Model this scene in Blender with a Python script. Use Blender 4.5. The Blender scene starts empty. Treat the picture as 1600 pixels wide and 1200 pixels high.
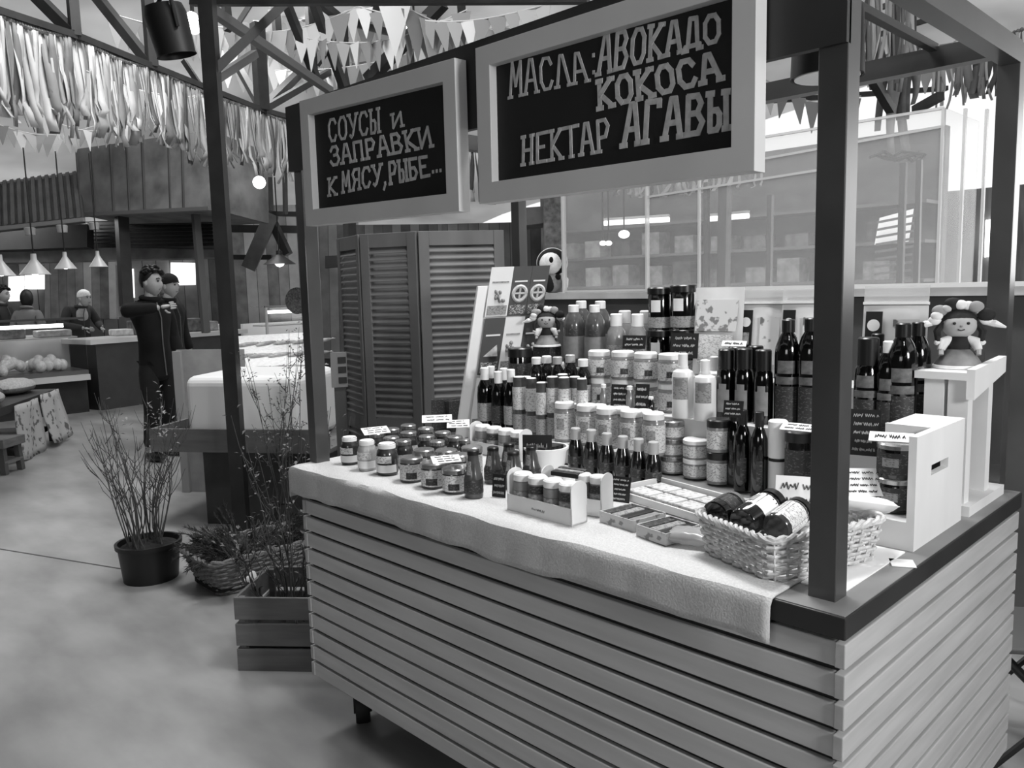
import bpy, bmesh, math, random
from math import sin, cos, pi, radians as rad
from mathutils import Vector as V, Matrix, Euler

random.seed(7)
SC = bpy.context.scene
COL = SC.collection

# ------------------------------------------------------------------ camera
YAW, PITCH, ROLL, FPX = .7955, .1201, -.025, 1260.0
fw = V((-sin(YAW)*cos(PITCH), cos(YAW)*cos(PITCH), -sin(PITCH)))
rt = V((cos(YAW), sin(YAW), 0)); up = rt.cross(fw)
rt2 = cos(ROLL)*rt + sin(ROLL)*up; up2 = -sin(ROLL)*rt + cos(ROLL)*up
cam_d = bpy.data.cameras.new('camera'); cam = bpy.data.objects.new('camera', cam_d); COL.objects.link(cam)
M = Matrix((rt2, up2, -fw)).transposed().to_4x4(); M.translation = V((.614, -1.4808, 1.65))
cam.matrix_world = M
cam_d.sensor_fit = 'HORIZONTAL'; cam_d.sensor_width = 36; cam_d.lens = FPX/1600*36; cam_d.clip_end = 200
SC.camera = cam

# ------------------------------------------------------------------ sky, lights, exposure
W = bpy.data.worlds.new('overcast_sky'); SC.world = W; W.use_nodes = True
bg = W.node_tree.nodes['Background']; bg.inputs[0].default_value = (1, 1, 1, 1); bg.inputs[1].default_value = 1.15
vs = SC.view_settings
SC.display_settings.display_device = 'sRGB'
vs.view_transform = 'Standard'; vs.look = 'None'; vs.exposure = -.15; vs.gamma = 1.0; vs.use_curve_mapping = False

def area(name, loc, target, sx, sy, power):
    l = bpy.data.lights.new(name, 'AREA'); l.shape = 'RECTANGLE'; l.size = sx; l.size_y = sy; l.energy = power
    o = bpy.data.objects.new(name, l); COL.objects.link(o); o.location = loc
    o.rotation_euler = (V(target)-V(loc)).to_track_quat('-Z', 'Y').to_euler(); return o
area('hall_window_light', (2.3, -.35, 2.2), (0, .15, .85), .5, .5, 74)
area('hall_area_light', (.6, -4.2, 2.3), (-.9, .2, 1.7), 1.6, .8, 22)  # unseen soft light added to brighten the stall front and signs
area('hall_area_light', (1.6, -1.6, 4.3), (-.6, .6, 1.2), .3, .3, 9)
area('hall_area_light', (-1.0, 1.6, 5.4), (-1.1, .5, 1.0), 1.0, .8, 120)
area('stall_fill_light', (-1.0, .75, 3.6), (-1.0, .5, 1.0), .9, .35, 50)  # unseen overhead light added to brighten the cloth and goods
area('market_fill_light', (-9.0, 3.0, 5.4), (-10.5, 3.0, .5), 2.0, 2.0, 130)
area('market_fill_light', (-13.4, 2.5, 2.95), (-13.2, 2.5, .5), 4.5, .8, 60)  # added to lift the far counters and people at the left
area('market_fill_light', (-5.0, 1.0, 5.6), (-6.2, 1.6, .0), 1.2, 1.2, 190)  # added to brighten the floor left of the stall

# ------------------------------------------------------------------ materials (black and white photograph: neutral greys)
MATS = {}
def lin(g): return g**2.2
def mat(name, g, rough=.6, var=0.0, scale=8.0, stretch=(1, 1, 1), bump=0.0, metal=0.0, spec=.5, emit=0.0, coat=0.0):
    if name in MATS: return MATS[name]
    m = bpy.data.materials.new(name); MATS[name] = m; m.use_nodes = True
    nt = m.node_tree; b = nt.nodes['Principled BSDF']
    c = lin(g); b.inputs['Base Color'].default_value = (c, c, c, 1)
    b.inputs['Roughness'].default_value = rough; b.inputs['Metallic'].default_value = metal
    b.inputs['Specular IOR Level'].default_value = spec
    if coat: b.inputs['Coat Weight'].default_value = coat
    if emit:
        b.inputs['Emission Color'].default_value = (1, 1, 1, 1); b.inputs['Emission Strength'].default_value = emit
    if var or bump:
        tc = nt.nodes.new('ShaderNodeTexCoord'); mp = nt.nodes.new('ShaderNodeMapping'); nz = nt.nodes.new('ShaderNodeTexNoise')
        mp.inputs['Scale'].default_value = stretch; nz.inputs['Scale'].default_value = scale; nz.inputs['Detail'].default_value = 5
        nt.links.new(tc.outputs['Object'], mp.inputs[0]); nt.links.new(mp.outputs[0], nz.inputs['Vector'])
        if var:
            r = nt.nodes.new('ShaderNodeValToRGB'); e = r.color_ramp.elements
            e[0].position = .3; e[1].position = .7
            a, d = lin(max(g-var, .01)), lin(min(g+var, 1)); e[0].color = (a, a, a, 1); e[1].color = (d, d, d, 1)
            nt.links.new(nz.outputs['Fac'], r.inputs[0]); nt.links.new(r.outputs[0], b.inputs['Base Color'])
        if bump:
            bp = nt.nodes.new('ShaderNodeBump'); bp.inputs['Strength'].default_value = bump; bp.inputs['Distance'].default_value = .01
            nt.links.new(nz.outputs['Fac'], bp.inputs['Height']); nt.links.new(bp.outputs[0], b.inputs['Normal'])
    return m
def mat_print(name, paper, ink, scale=90.0, cut=.54, rough=.55, stretch=(1, 1, 3)):
    """paper or film with rows of blurred small print"""
    if name in MATS: return MATS[name]
    m = mat(name, paper, rough); nt = m.node_tree; b = nt.nodes['Principled BSDF']
    tc = nt.nodes.new('ShaderNodeTexCoord'); mp = nt.nodes.new('ShaderNodeMapping'); nz = nt.nodes.new('ShaderNodeTexNoise')
    mp.inputs['Scale'].default_value = stretch; nz.inputs['Scale'].default_value = scale; nz.inputs['Detail'].default_value = 2
    r = nt.nodes.new('ShaderNodeValToRGB'); e = r.color_ramp.elements
    e[0].position = cut-.03; e[1].position = cut+.03
    a, d = lin(paper), lin(ink); e[0].color = (a, a, a, 1); e[1].color = (d, d, d, 1)
    nt.links.new(tc.outputs['Object'], mp.inputs[0]); nt.links.new(mp.outputs[0], nz.inputs['Vector'])
    nt.links.new(nz.outputs['Fac'], r.inputs[0]); nt.links.new(r.outputs[0], b.inputs['Base Color'])
    return m
def mat_glass(name, tint=.92, gloss=.12, rough=.05):
    """thin clear sheet: mostly see-through with a grazing reflection"""
    m = bpy.data.materials.new(name); MATS[name] = m; m.use_nodes = True; nt = m.node_tree
    nt.nodes.remove(nt.nodes['Principled BSDF']); out = nt.nodes['Material Output']
    t = nt.nodes.new('ShaderNodeBsdfTransparent'); t.inputs[0].default_value = (tint, tint, tint, 1)
    g = nt.nodes.new('ShaderNodeBsdfGlossy'); g.inputs['Roughness'].default_value = rough; g.inputs[0].default_value = (.9, .9, .9, 1)
    lw = nt.nodes.new('ShaderNodeLayerWeight'); lw.inputs[0].default_value = .25
    mr = nt.nodes.new('ShaderNodeMapRange'); mr.inputs[3].default_value = gloss*.4; mr.inputs[4].default_value = min(gloss*5, 1)
    mx = nt.nodes.new('ShaderNodeMixShader')
    nt.links.new(lw.outputs['Fresnel'], mr.inputs[0]); nt.links.new(mr.outputs[0], mx.inputs[0])
    nt.links.new(t.outputs[0], mx.inputs[1]); nt.links.new(g.outputs[0], mx.inputs[2]); nt.links.new(mx.outputs[0], out.inputs[0])
    return m
def mat_film(name, g, clear):
    """hazy plastic: part see-through, part matt"""
    m = bpy.data.materials.new(name); MATS[name] = m; m.use_nodes = True; nt = m.node_tree
    b = nt.nodes['Principled BSDF']; c = lin(g); b.inputs['Base Color'].default_value = (c, c, c, 1); b.inputs['Roughness'].default_value = .18
    b.inputs['Alpha'].default_value = 1-clear
    return m
def mat_planks(name, g, var=.15, freq=4.0):
    """upright weathered boards: each board its own grey, blotched by noise"""
    if name in MATS: return MATS[name]
    m = mat(name, g, .8); nt = m.node_tree; b = nt.nodes['Principled BSDF']; N = nt.nodes.new; Lk = nt.links.new
    tc = N('ShaderNodeTexCoord'); sp = N('ShaderNodeSeparateXYZ'); ad = N('ShaderNodeMath'); mu = N('ShaderNodeMath'); fl = N('ShaderNodeMath'); fr = N('ShaderNodeMath'); wn = N('ShaderNodeTexWhiteNoise'); wn.noise_dimensions = '1D'
    ad.operation = 'ADD'; mu.operation = 'MULTIPLY'; mu.inputs[1].default_value = freq; fl.operation = 'FLOOR'; fr.operation = 'FRACT'
    Lk(tc.outputs['Object'], sp.inputs[0]); Lk(sp.outputs[0], ad.inputs[0]); Lk(sp.outputs[1], ad.inputs[1]); Lk(ad.outputs[0], mu.inputs[0]); Lk(mu.outputs[0], fl.inputs[0]); Lk(mu.outputs[0], fr.inputs[0]); Lk(fl.outputs[0], wn.inputs['W'])
    nz = N('ShaderNodeTexNoise'); nz.inputs['Scale'].default_value = 3.5; nz.inputs['Detail'].default_value = 4; Lk(tc.outputs['Object'], nz.inputs['Vector'])
    mx = N('ShaderNodeMath'); mx.operation = 'MULTIPLY_ADD'; mx.inputs[1].default_value = .5; Lk(wn.outputs[0], mx.inputs[0]); hf = N('ShaderNodeMath'); hf.operation = 'MULTIPLY'; hf.inputs[1].default_value = .5; Lk(nz.outputs['Fac'], hf.inputs[0]); Lk(hf.outputs[0], mx.inputs[2])
    gp = N('ShaderNodeMath'); gp.operation = 'GREATER_THAN'; gp.inputs[1].default_value = .05; Lk(fr.outputs[0], gp.inputs[0]); ml = N('ShaderNodeMath'); ml.operation = 'MULTIPLY'; Lk(mx.outputs[0], ml.inputs[0]); Lk(gp.outputs[0], ml.inputs[1])
    r = N('ShaderNodeValToRGB'); e = r.color_ramp.elements; e[0].position = .15; e[1].position = .75; a, d = lin(max(.02, g-var)), lin(min(1, g+var)); e[0].color = (a, a, a, 1); e[1].color = (d, d, d, 1)
    Lk(ml.outputs[0], r.inputs[0]); Lk(r.outputs[0], b.inputs['Base Color']); return m
def mat_cloth_roof(name):
    """white tent fabric that lets the daylight through"""
    m = bpy.data.materials.new(name); MATS[name] = m; m.use_nodes = True; nt = m.node_tree
    nt.nodes.remove(nt.nodes['Principled BSDF']); out = nt.nodes['Material Output']
    t = nt.nodes.new('ShaderNodeBsdfTranslucent'); d = nt.nodes.new('ShaderNodeBsdfDiffuse'); a = nt.nodes.new('ShaderNodeMixShader'); a.inputs[0].default_value = .25
    tc = nt.nodes.new('ShaderNodeTexCoord'); nz = nt.nodes.new('ShaderNodeTexNoise'); nz.inputs['Scale'].default_value = .5; nz.inputs['Detail'].default_value = 3
    r = nt.nodes.new('ShaderNodeValToRGB'); e = r.color_ramp.elements; e[0].position = .35; e[1].position = .65
    e[0].color = (.58, .58, .58, 1); e[1].color = (.82, .82, .82, 1)
    nt.links.new(tc.outputs['Object'], nz.inputs['Vector']); nt.links.new(nz.outputs['Fac'], r.inputs[0])
    nt.links.new(r.outputs[0], t.inputs[0]); nt.links.new(r.outputs[0], d.inputs[0])
    nt.links.new(t.outputs[0], a.inputs[1]); nt.links.new(d.outputs[0], a.inputs[2]); nt.links.new(a.outputs[0], out.inputs[0])
    return m

# ------------------------------------------------------------------ mesh builder
class MB:
    def __init__(s): s.v = []; s.f = []
    def add(s, vs_, fs):
        o = len(s.v); s.v += [tuple(p) for p in vs_]; s.f += [tuple(i+o for i in f) for f in fs]; return s
    def box(s, a, b, rz=0, c=None):
        x0, y0, z0 = a; x1, y1, z1 = b
        p = [V((x, y, z)) for z in (z0, z1) for x, y in ((x0, y0), (x1, y0), (x1, y1), (x0, y1))]
        if rz:
            c = V(c) if c else V(((x0+x1)/2, (y0+y1)/2, 0)); R = Matrix.Rotation(rz, 3, 'Z'); c.z = 0
            p = [R @ (q-c)+c for q in p]
        return s.add(p, [(3, 2, 1, 0), (4, 5, 6, 7), (0, 1, 5, 4), (1, 2, 6, 5), (2, 3, 7, 6), (3, 0, 4, 7)])
    def hexa(s, q, th, n=None):
        """front quad bl, br, tr, tl; thickness goes away from the side it is seen from"""
        q = [V(p) for p in q]; n = V(n) if n else (q[1]-q[0]).cross(q[3]-q[0]); n.normalize()
        b = [p-n*th for p in q]
        return s.add(q+b, [(0, 1, 2, 3), (7, 6, 5, 4), (1, 0, 4, 5), (2, 1, 5, 6), (3, 2, 6, 7), (0, 3, 7, 4)])
    def bar(s, a, b, w, h=None, upv=(0, 0, 1)):
        a, b = V(a), V(b); d = (b-a).normalized(); u = V(upv)
        if abs(d.dot(u)) > .98: u = V((1, 0, 0))
        x = d.cross(u).normalized(); y = x.cross(d); h = h or w
        p = [c+x*i*w/2+y*j*h/2 for c in (a, b) for i, j in ((-1, -1), (1, -1), (1, 1), (-1, 1))]
        return s.add(p, [(3, 2, 1, 0), (4, 5, 6, 7), (0, 1, 5, 4), (1, 2, 6, 5), (2, 3, 7, 6), (3, 0, 4, 7)])
    def tube(s, pts, r, n=8):
        pts = [V(p) for p in pts]; R = r if isinstance(r, (list, tuple)) else [r]*len(pts); o = len(s.v); px = None
        for i, p in enumerate(pts):
            d = (pts[min(i+1, len(pts)-1)]-pts[max(i-1, 0)]).normalized()
            if px is None:
                u = V((0, 0, 1)) if abs(d.z) < .9 else V((1, 0, 0)); px = d.cross(u).normalized()
            else: px = (px-d*px.dot(d)).normalized()
            py = d.cross(px)
            for k in range(n):
                t = 2*pi*k/n; s.v.append(tuple(p+R[i]*(cos(t)*px+sin(t)*py)))
        for i in range(len(pts)-1):
            for k in range(n):
                s.f.append((o+i*n+k, o+i*n+(k+1) % n, o+(i+1)*n+(k+1) % n, o+(i+1)*n+k))
        s.f.append(tuple(o+k for k in reversed(range(n)))); e = o+(len(pts)-1)*n; s.f.append(tuple(e+k for k in range(n)))
        return s
    def lathe(s, prof, c=(0, 0, 0), n=20, a0=0, a1=2*pi):
        """prof: list of (r, z)"""
        o = len(s.v); full = abs(a1-a0-2*pi) < 1e-6; m = n if full else n+1
        for r, z in prof:
            for k in range(m):
                t = a0+(a1-a0)*k/n; s.v.append((c[0]+r*cos(t), c[1]+r*sin(t), c[2]+z))
        for i in range(len(prof)-1):
            for k in range(n):
                k2 = (k+1) % m; s.f.append((o+i*m+k, o+i*m+k2, o+(i+1)*m+k2, o+(i+1)*m+k))
        if full:
            if prof[0][0] > 1e-5: s.f.append(tuple(o+k for k in reversed(range(m))))
            if prof[-1][0] > 1e-5: e = o+(len(prof)-1)*m; s.f.append(tuple(e+k for k in range(m)))
        return s
    def ball(s, c, r, n=12, m=8, fn=None):
        o = len(s.v); r = V((r, r, r)) if not hasattr(r, '__len__') else V(r); c = V(c)
        for i in range(m+1):
            a = -pi/2+pi*i/m
            for k in range(n):
                t = 2*pi*k/n; p = V((cos(a)*cos(t)*r.x, cos(a)*sin(t)*r.y, sin(a)*r.z))
                if fn: p = fn(p)
                s.v.append(tuple(c+p))
        for i in range(m):
            for k in range(n): s.f.append((o+i*n+k, o+i*n+(k+1) % n, o+(i+1)*n+(k+1) % n, o+(i+1)*n+k))
        return s
    def xf(s, m):
        s.v = [tuple(m @ V(p)) for p in s.v]; return s
    def build(s, name, m, parent=None, smooth=False, bevel=0, solid=0, loc=None):
        me = bpy.data.meshes.new(name); me.from_pydata(s.v, [], s.f); me.validate()
        bm = bmesh.new(); bm.from_mesh(me); bmesh.ops.remove_doubles(bm, verts=bm.verts, dist=1e-6)
        if not solid: bmesh.ops.recalc_face_normals(bm, faces=bm.faces)
        bm.to_mesh(me); bm.free()
        if smooth:
            for p in me.polygons: p.use_smooth = True
            try: me.set_sharp_from_angle(angle=rad(40))
            except Exception: pass
        me.materials.append(m)
        o = bpy.data.objects.new(name, me); COL.objects.link(o)
        if parent: o.parent = parent
        if loc is not None: o.location = loc
        if bevel:
            b = o.modifiers.new('bevel', 'BEVEL'); b.width = bevel; b.segments = 2; b.limit_method = 'ANGLE'
        if solid:
            b = o.modifiers.new('thickness', 'SOLIDIFY'); b.thickness = solid; b.offset = 0
        return o
def thing(name, label, cat, loc=(0, 0, 0), rz=0, group=None):
    o = bpy.data.objects.new(name, None); COL.objects.link(o); o.empty_display_size = .05
    o.location = loc; o.rotation_euler = (0, 0, rz); return tag(o, label, cat, group)
def tag(o, label, cat, group=None, kind=None):
    o['label'] = label; o['category'] = cat
    if group: o['group'] = group
    if kind: o['kind'] = kind
    return o
def struct(o): o['kind'] = 'structure'; return o
def copy_tree(o, parent=None):
    c = o.copy(); COL.objects.link(c); c.parent = parent
    for ch in list(o.children): copy_tree(ch, c)
    return c
ORD = 'first second third fourth fifth sixth seventh eighth ninth tenth eleventh twelfth thirteenth fourteenth fifteenth sixteenth'.split()
SHOPPER = V((.614, -1.4808))
def toward_shopper(x, y):
    """rotation that turns a thing's local -Y side towards the customer's side of the stall"""
    d = V((x, y))-SHOPPER; return math.atan2(d.y, d.x)-pi/2

# common materials
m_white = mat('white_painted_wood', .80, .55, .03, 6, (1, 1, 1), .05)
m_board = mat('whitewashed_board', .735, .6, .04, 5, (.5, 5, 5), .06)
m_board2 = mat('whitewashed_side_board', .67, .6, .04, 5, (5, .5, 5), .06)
m_dark = mat('dark_painted_wood', .165, .5, .02, 5)
m_frame = mat('sign_frame_wood', .76, .5, .02, 4, (1, 1, 1), .03)
m_steel = mat('dark_steel', .17, .45, .03, 6)
m_black = mat('matt_black', .07, .5)
m_chalk = mat('chalk_lettering', .70, .9, .06, 60)
m_burlap = mat('burlap', .74, .95, .04, 220, (1, 1, 1), .2)
m_paper = mat('white_paper', .93, .6)
m_card = mat('white_cardboard', .88, .6, .02, 12)

# ================================================================== the hall
m_floor = mat('polished_concrete', .57, .34, .075, 1.6, (1, 2.2, 1), .03)
struct(MB().box((-27, -10, -.1), (8, 24, 0)).build('floor', m_floor))
a, b = V((-5.696, -0.361, 0)), V((-4.468, 0.127, 0)); d = (b-a).normalized(); mb = MB().bar(a-d*9+V((0, 0, .0008)), b+d*.4+V((0, 0, .0008)), .012, .0014)
struct(mb.build('trim_1', mat('floor_joint', .3, .8)))
def roof_z(x, y): return 6.6-.165*max(0, -5-x)-.2*max(0, y-5)
mb = MB(); nx, ny = 36, 34
for j in range(ny+1):
    for i in range(nx+1):
        x, y = -27+35*i/nx, -10+23*j/ny
        mb.v.append((x, y, roof_z(x, y)+.05*sin(x*1.9)*sin(y*1.4)))
for j in range(ny):
    for i in range(nx): a = j*(nx+1)+i; mb.f.append((a, a+1, a+nx+2, a+nx+1))
struct(mb.build('ceiling', mat_cloth_roof('tent_fabric'), solid=.004))
struct(MB().box((-9.5, -10, 4.6), (8, -1.2, 4.8)).build('ceiling', mat('shade_slab', .35, .8, .03, 3)))  # unseen slab added to block roof light from near floor and fronts
m_rustic = mat_planks('rustic_planks', .37, .17, 3.5)
m_wallgrey = mat('grey_plaster', .45, .8, .05, 2)
struct(MB().box((-17.3, -10, 0), (-17, 24, 3.1)).build('wall_left', m_rustic))
struct(MB().box((-27, 15, 0), (8, 15.3, 3.2)).build('wall_back', mat('back_wall_boards', .5, .8, .12, 1.5, (4, 1, .5))))
struct(MB().box((7.6, -10, 0), (7.8, 24, 4.2)).build('wall_right', m_wallgrey))
struct(MB().box((-27, -10, 0), (8, -9.8, 6.5)).build('wall_front', m_wallgrey))
m_day = mat('daylit_window', .95, .3, emit=1.5)
def window(n, q, th=.05):
    q = [V(p) for p in q]; struct(MB().hexa(q, th).build('window_%d' % n, m_day))
window(1, [(-16.9, 2.484, 1.609), (-16.9, 2.74, 1.613), (-16.9, 2.78, 2.084), (-16.9, 2.524, 2.074)])
window(2, [(-16.9, 2.78, 1.83), (-16.9, 3.108, 1.824), (-16.9, 3.131, 2.106), (-16.9, 2.803, 2.096)])
window(3, [(-16.9, 4.492, 1.587), (-16.9, 4.618, 1.583), (-16.9, 4.632, 2.238), (-16.9, 4.544, 2.238)])
window(4, [(-16.9, 4.684, 1.608), (-16.9, 4.774, 1.619), (-16.9, 4.795, 2.212), (-16.9, 4.718, 2.212)])
window(5, [(-16.9, 5.546, 1.857), (-16.9, 6.076, 1.862), (-16.9, 6.096, 2.333), (-16.9, 5.583, 2.345)])
m_day = mat('daylit_glass_front', .95, .3, emit=4)
window(8, [(-3.869, 14.9, 1.964), (-3.716, 14.9, 1.98), (-3.744, 14.9, 2.634), (-3.875, 14.9, 2.622)])
window(7, [(-2.8, 14.98, .6), (7.4, 14.98, .6), (7.4, 14.98, 4.4), (-2.8, 14.98, 4.4)])
window(6, [(-16.9, 8.757, 1.433), (-16.9, 9.147, 1.438), (-16.9, 9.212, 2.512), (-16.9, 8.824, 2.508)])

# ------------------------------------------------------------------ kiosk at the upper left
m_roof = mat('dark_corrugated_roof', .27, .6, .04, 3); m_panel = mat('weathered_panel', .38, .8, .1, 2.2, (1, 1, 1), .1)
k = thing('market_kiosk', 'dark kiosk front with sloping ribbed roof and boarded box above, far left', 'kiosk', (-13.168, 2.43, 0))
ko = k.location.copy()
def kbuild(mb, name, m, parent=k, **a): return mb.xf(Matrix.Translation(-ko)).build(name, m, parent, **a)
lo0, lo1, hi1, hi0 = [V(p) for p in ((-12.356, 1.131, 2.576), (-11.328, 2.2, 2.694), (-12.633, 2.586, 3.482), (-13.709, 1.461, 3.322))]
mb = MB().hexa([lo0, lo1, hi1, hi0], .06); n = (lo1-lo0).cross(hi0-lo0).normalized()
for i in range(15):
    t = (i+.5)/15; a = lo0.lerp(lo1, t); b = hi0.lerp(hi1, t); mb.bar(a+n*.02, b+n*.02, .05, .05, n)
kbuild(mb, 'sloping_roof', m_roof)
mb = MB().bar(lo0, lo1, .06, .05); mb.bar(hi0, hi1, .05, .04); kbuild(mb, 'roof_edge', mat('roof_edge_metal', .5, .5))
bl, br, tr, tl = [V(p) for p in ((-12.022, 2.376, 2.816), (-9.927, 3.356, 2.776), (-10.01, 3.45, 3.813), (-12.131, 2.426, 3.751))]
kbuild(MB().hexa([bl, br, tr, tl], 1.2), 'boarded_box', m_panel)
mb = MB()
for t in (0, .12, .27, .39, .51, .7, .8): mb.bar(bl.lerp(br, t), tl.lerp(tr, t), .035 if t in (.27, .51, .8) else .02, .03)
kbuild(mb, 'batten', mat('dark_batten', .22, .7))
kbuild(MB().bar(bl, br, .14, .05), 'bottom_flange', mat('flange_steel', .36, .5))
kbuild(MB().hexa([(-13.882, 1.412, 2.389), (-12.69, 2.631, 2.404), (-12.714, 2.666, 2.75), (-13.903, 1.443, 2.696)], .2), 'soffit_board', mat('dark_soffit', .2, .6, .03, 3))
mb = MB().hexa([(-13.125, 2.763, 2.409), (-11.15, 3.908, 2.364), (-11.179, 3.952, 2.799), (-13.153, 2.806, 2.826)], .3)
a, b = V((-13.017, 2.732, 2.423)), V((-11.052, 3.864, 2.368))
for i in range(7): mb.bar(a+V((0, 0, .05+.055*i)), b+V((0, 0, .05+.055*i)), .03, .015)
kbuild(mb, 'louvred_duct', mat('duct_black', .12, .4, .06, 14, (1, 1, 6)))
kbuild(MB().hexa([(-14.106, 1.439, 2.206), (-11.488, 4.111, 2.211), (-11.5, 4.128, 2.377), (-14.121, 1.461, 2.421)], .15), 'lintel', mat('old_lintel', .42, .8, .1, 3))
kbuild(MB().bar((-11.577, 2.749, 1.512), (-11.717, 2.827, 2.793), .15), 'column', m_steel)
kbuild(MB().bar((-10.358, 3.349, 1.119), (-10.593, 3.418, 2.905), .09), 'column', mat('brown_steel', .3, .6))
kbuild(MB().bar((-11.856, 2.725, 1.355), (-11.92, 2.788, 2.099), .05), 'rail_post', mat('bare_rail', .55, .4))
spots = [(-11.714, 1.638, 2.558), (-11.415, 1.947, 2.581), (-11.551, 2.394, 2.64)]
for i, p in enumerate(spots):
    o = MB().lathe([(.035, -.0), (.06, .0), (.07, .09), (.05, .1)], (0, 0, -.06), 14).build('spot_lamp', mat('spot_lamp_shell', .62, .5), None, True, loc=p)
    o.rotation_euler = (0, 0, 0)
    tag(o, 'small pale spot lamp under the ribbed kiosk roof, %s from the left' % ORD[i], 'lamp', 'spot lamps under the kiosk roof')

m_shade = mat('enamel_shade', .72, .35); m_bulb = mat('glowing_bulb', .95, .3, emit=4)
def pendant(p, r, h, label, m, cord=1.2, glow=True, group=None):
    t = thing('pendant_lamp', label, 'lamp', p, 0, group)
    MB().lathe([(.18*r, h), (.2*r, .72*h), (.42*r, .5*h), (.8*r, .17*h), (r, 0), (r*.95, 0), (.75*r, .16*h), (.38*r, .46*h), (.0, .6*h)], n=24).build('shade', m, t, True)
    MB().tube([(0, 0, h*.98), (0, 0, h+cord)], .008, 6).build('cord', m_black, t)
    if glow: MB().ball((0, 0, .16*h), r*.3).build('bulb', m_bulb, t, True)
    return t
pendant((-10.083, 0.89, 1.917), .15, .24, 'white cone pendant lamp cut off by the left picture edge', m_shade)
pendant((-10.039, 1.224, 1.928), .165, .24, 'white cone pendant lamp, largest whole one, above the shoppers on the left', m_shade)
pendant((-10.346, 1.644, 2.003), .125, .205, 'white cone pendant lamp above the seller in the knitted cap', m_shade)
pendant((-10.39, 2.035, 2.028), .11, .2, 'white cone pendant lamp nearest the man in black', m_shade, glow=False)
pendant((-7.678, 3.063, 1.962), .18, .15, 'wide black pendant lamp above the lit chiller beside the stall post', m_black, cord=.8)
t = thing('globe_lamp', 'brightly glowing globe lamp high up left of the sauce sign', 'lamp', (-9.793, 3.988, 3.147))
MB().ball((0, 0, 0), .085, 16, 10).build('globe', mat('glowing_globe', 1, .3, emit=7), t, True); MB().tube([(0, 0, .08), (0, 0, 1.3)], .012, 6).build('cord', m_black, t)

# ------------------------------------------------------------------ far wall dressing behind the left aisle
m_plank = mat_planks('patchy_planks', .46, .2, 4.5)
def far(name, q, th, m, label, cat, group=None): return tag(MB().hexa([V(p) for p in q], th).build(name, m), label, cat, group)
far('plank_partition', [(-13.6, 5.106, 0.521), (-13.6, 7.99, 0.377), (-13.6, 8.162, 3.423), (-13.6, 5.296, 3.227)], .1, m_plank, 'patchy boarded partition behind the lit chiller left of the stall', 'partition')
far('plank_partition', [(-16.427, 2.935, 1.245), (-15.48, 3.899, 1.235), (-15.582, 4.008, 2.469), (-16.51, 3.06, 2.466)], .1, m_plank, 'patchy boarded partition behind the seller in the knitted cap', 'partition')
t = thing('timber_truss', 'dark timber beams with a leaning grey brace above the black pendant lamp', 'beam', (-12.911, 5.573, 0)); to = t.location.copy()
for nm, a, b, w, m in (('beam', (-12.612, 4.682, 2.994), (-10.956, 6.357, 2.904), .08, m_steel), ('beam', (-12.399, 4.565, 2.723), (-10.767, 6.215, 2.634), .12, m_steel),
                       ('beam', (-12.464, 4.562, 2.256), (-11.83, 5.206, 2.233), .08, m_steel), ('brace', (-11.714, 4.715, 2.041), (-11.505, 5.076, 2.902), .22, mat('grey_timber', .36, .7, .05, 4)),
                       ('brace', (-11.28, 5.194, 2.251), (-11.498, 5.066, 2.8), .12, m_steel), ('post', (-11.353, 5.231, 2.897), (-11.452, 5.342, 4.126), .06, m_steel), ('post', (-11.703, 5.175, 2.974), (-11.796, 5.241, 3.91), .06, m_steel)):
    MB().bar(a, b, w).xf(Matrix.Translation(-to)).build(nm, m, t)
t = thing('plaited_tray', 'round plaited tray standing on edge at the far end of the lit chiller', 'tray', (-11.143, 5.207, 1.51))
MB().lathe([(.01, .0), (.2, .02), (.215, .05), (.2, .04), (.01, .03)], n=22).xf(Matrix.Rotation(rad(90), 4, 'Y') @ Matrix.Identity(4)).build('plait', mat('dark_wicker', .3, .8, .12, 40), t, True)
far('hanging_sign', [(-9.964, 5.053, 1.992), (-9.832, 5.191, 2.006), (-9.843, 5.208, 2.176), (-9.976, 5.072, 2.172)], .04, m_black, 'small black sign panel between the stall post and the louvred screen', 'sign')
far('stone_pillar', [(-5.868, 5.43, 0.801), (-5.73, 5.57, 0.797), (-5.861, 5.765, 2.705), (-6.007, 5.613, 2.687)], .3, mat('rough_stone', .42, .9, .1, 14, (1, 1, 1), .5), 'rough grey stone pillar behind the black and white plush toy', 'pillar')
far('plank_partition', [(-7.884, 5.515, 0.702), (-6.903, 6.509, 0.668), (-7.03, 6.699, 2.522), (-8.008, 5.701, 2.522)], .1, mat_planks('dark_old_planks', .34, .15, 5), 'dark boarded partition behind the right end of the louvred screen', 'partition')
far('plank_partition', [(-10.504, 4.986, 0.625), (-9.042, 6.469, 0.573), (-9.184, 6.681, 2.641), (-10.645, 5.195, 2.673)], .1, mat_planks('dim_planks', .3, .13, 5), 'dim boarded partition behind the left part of the louvred screen', 'partition')
far('wall_shelf', [(-6.465, 5.523, 2.367), (-6.184, 5.816, 2.411), (-6.198, 5.837, 2.612), (-6.48, 5.546, 2.591)], .3, mat('grey_shelf_box', .42, .7, .05, 5), 'grey box shelf under the oil sign left of the stone pillar', 'shelf')

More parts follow.
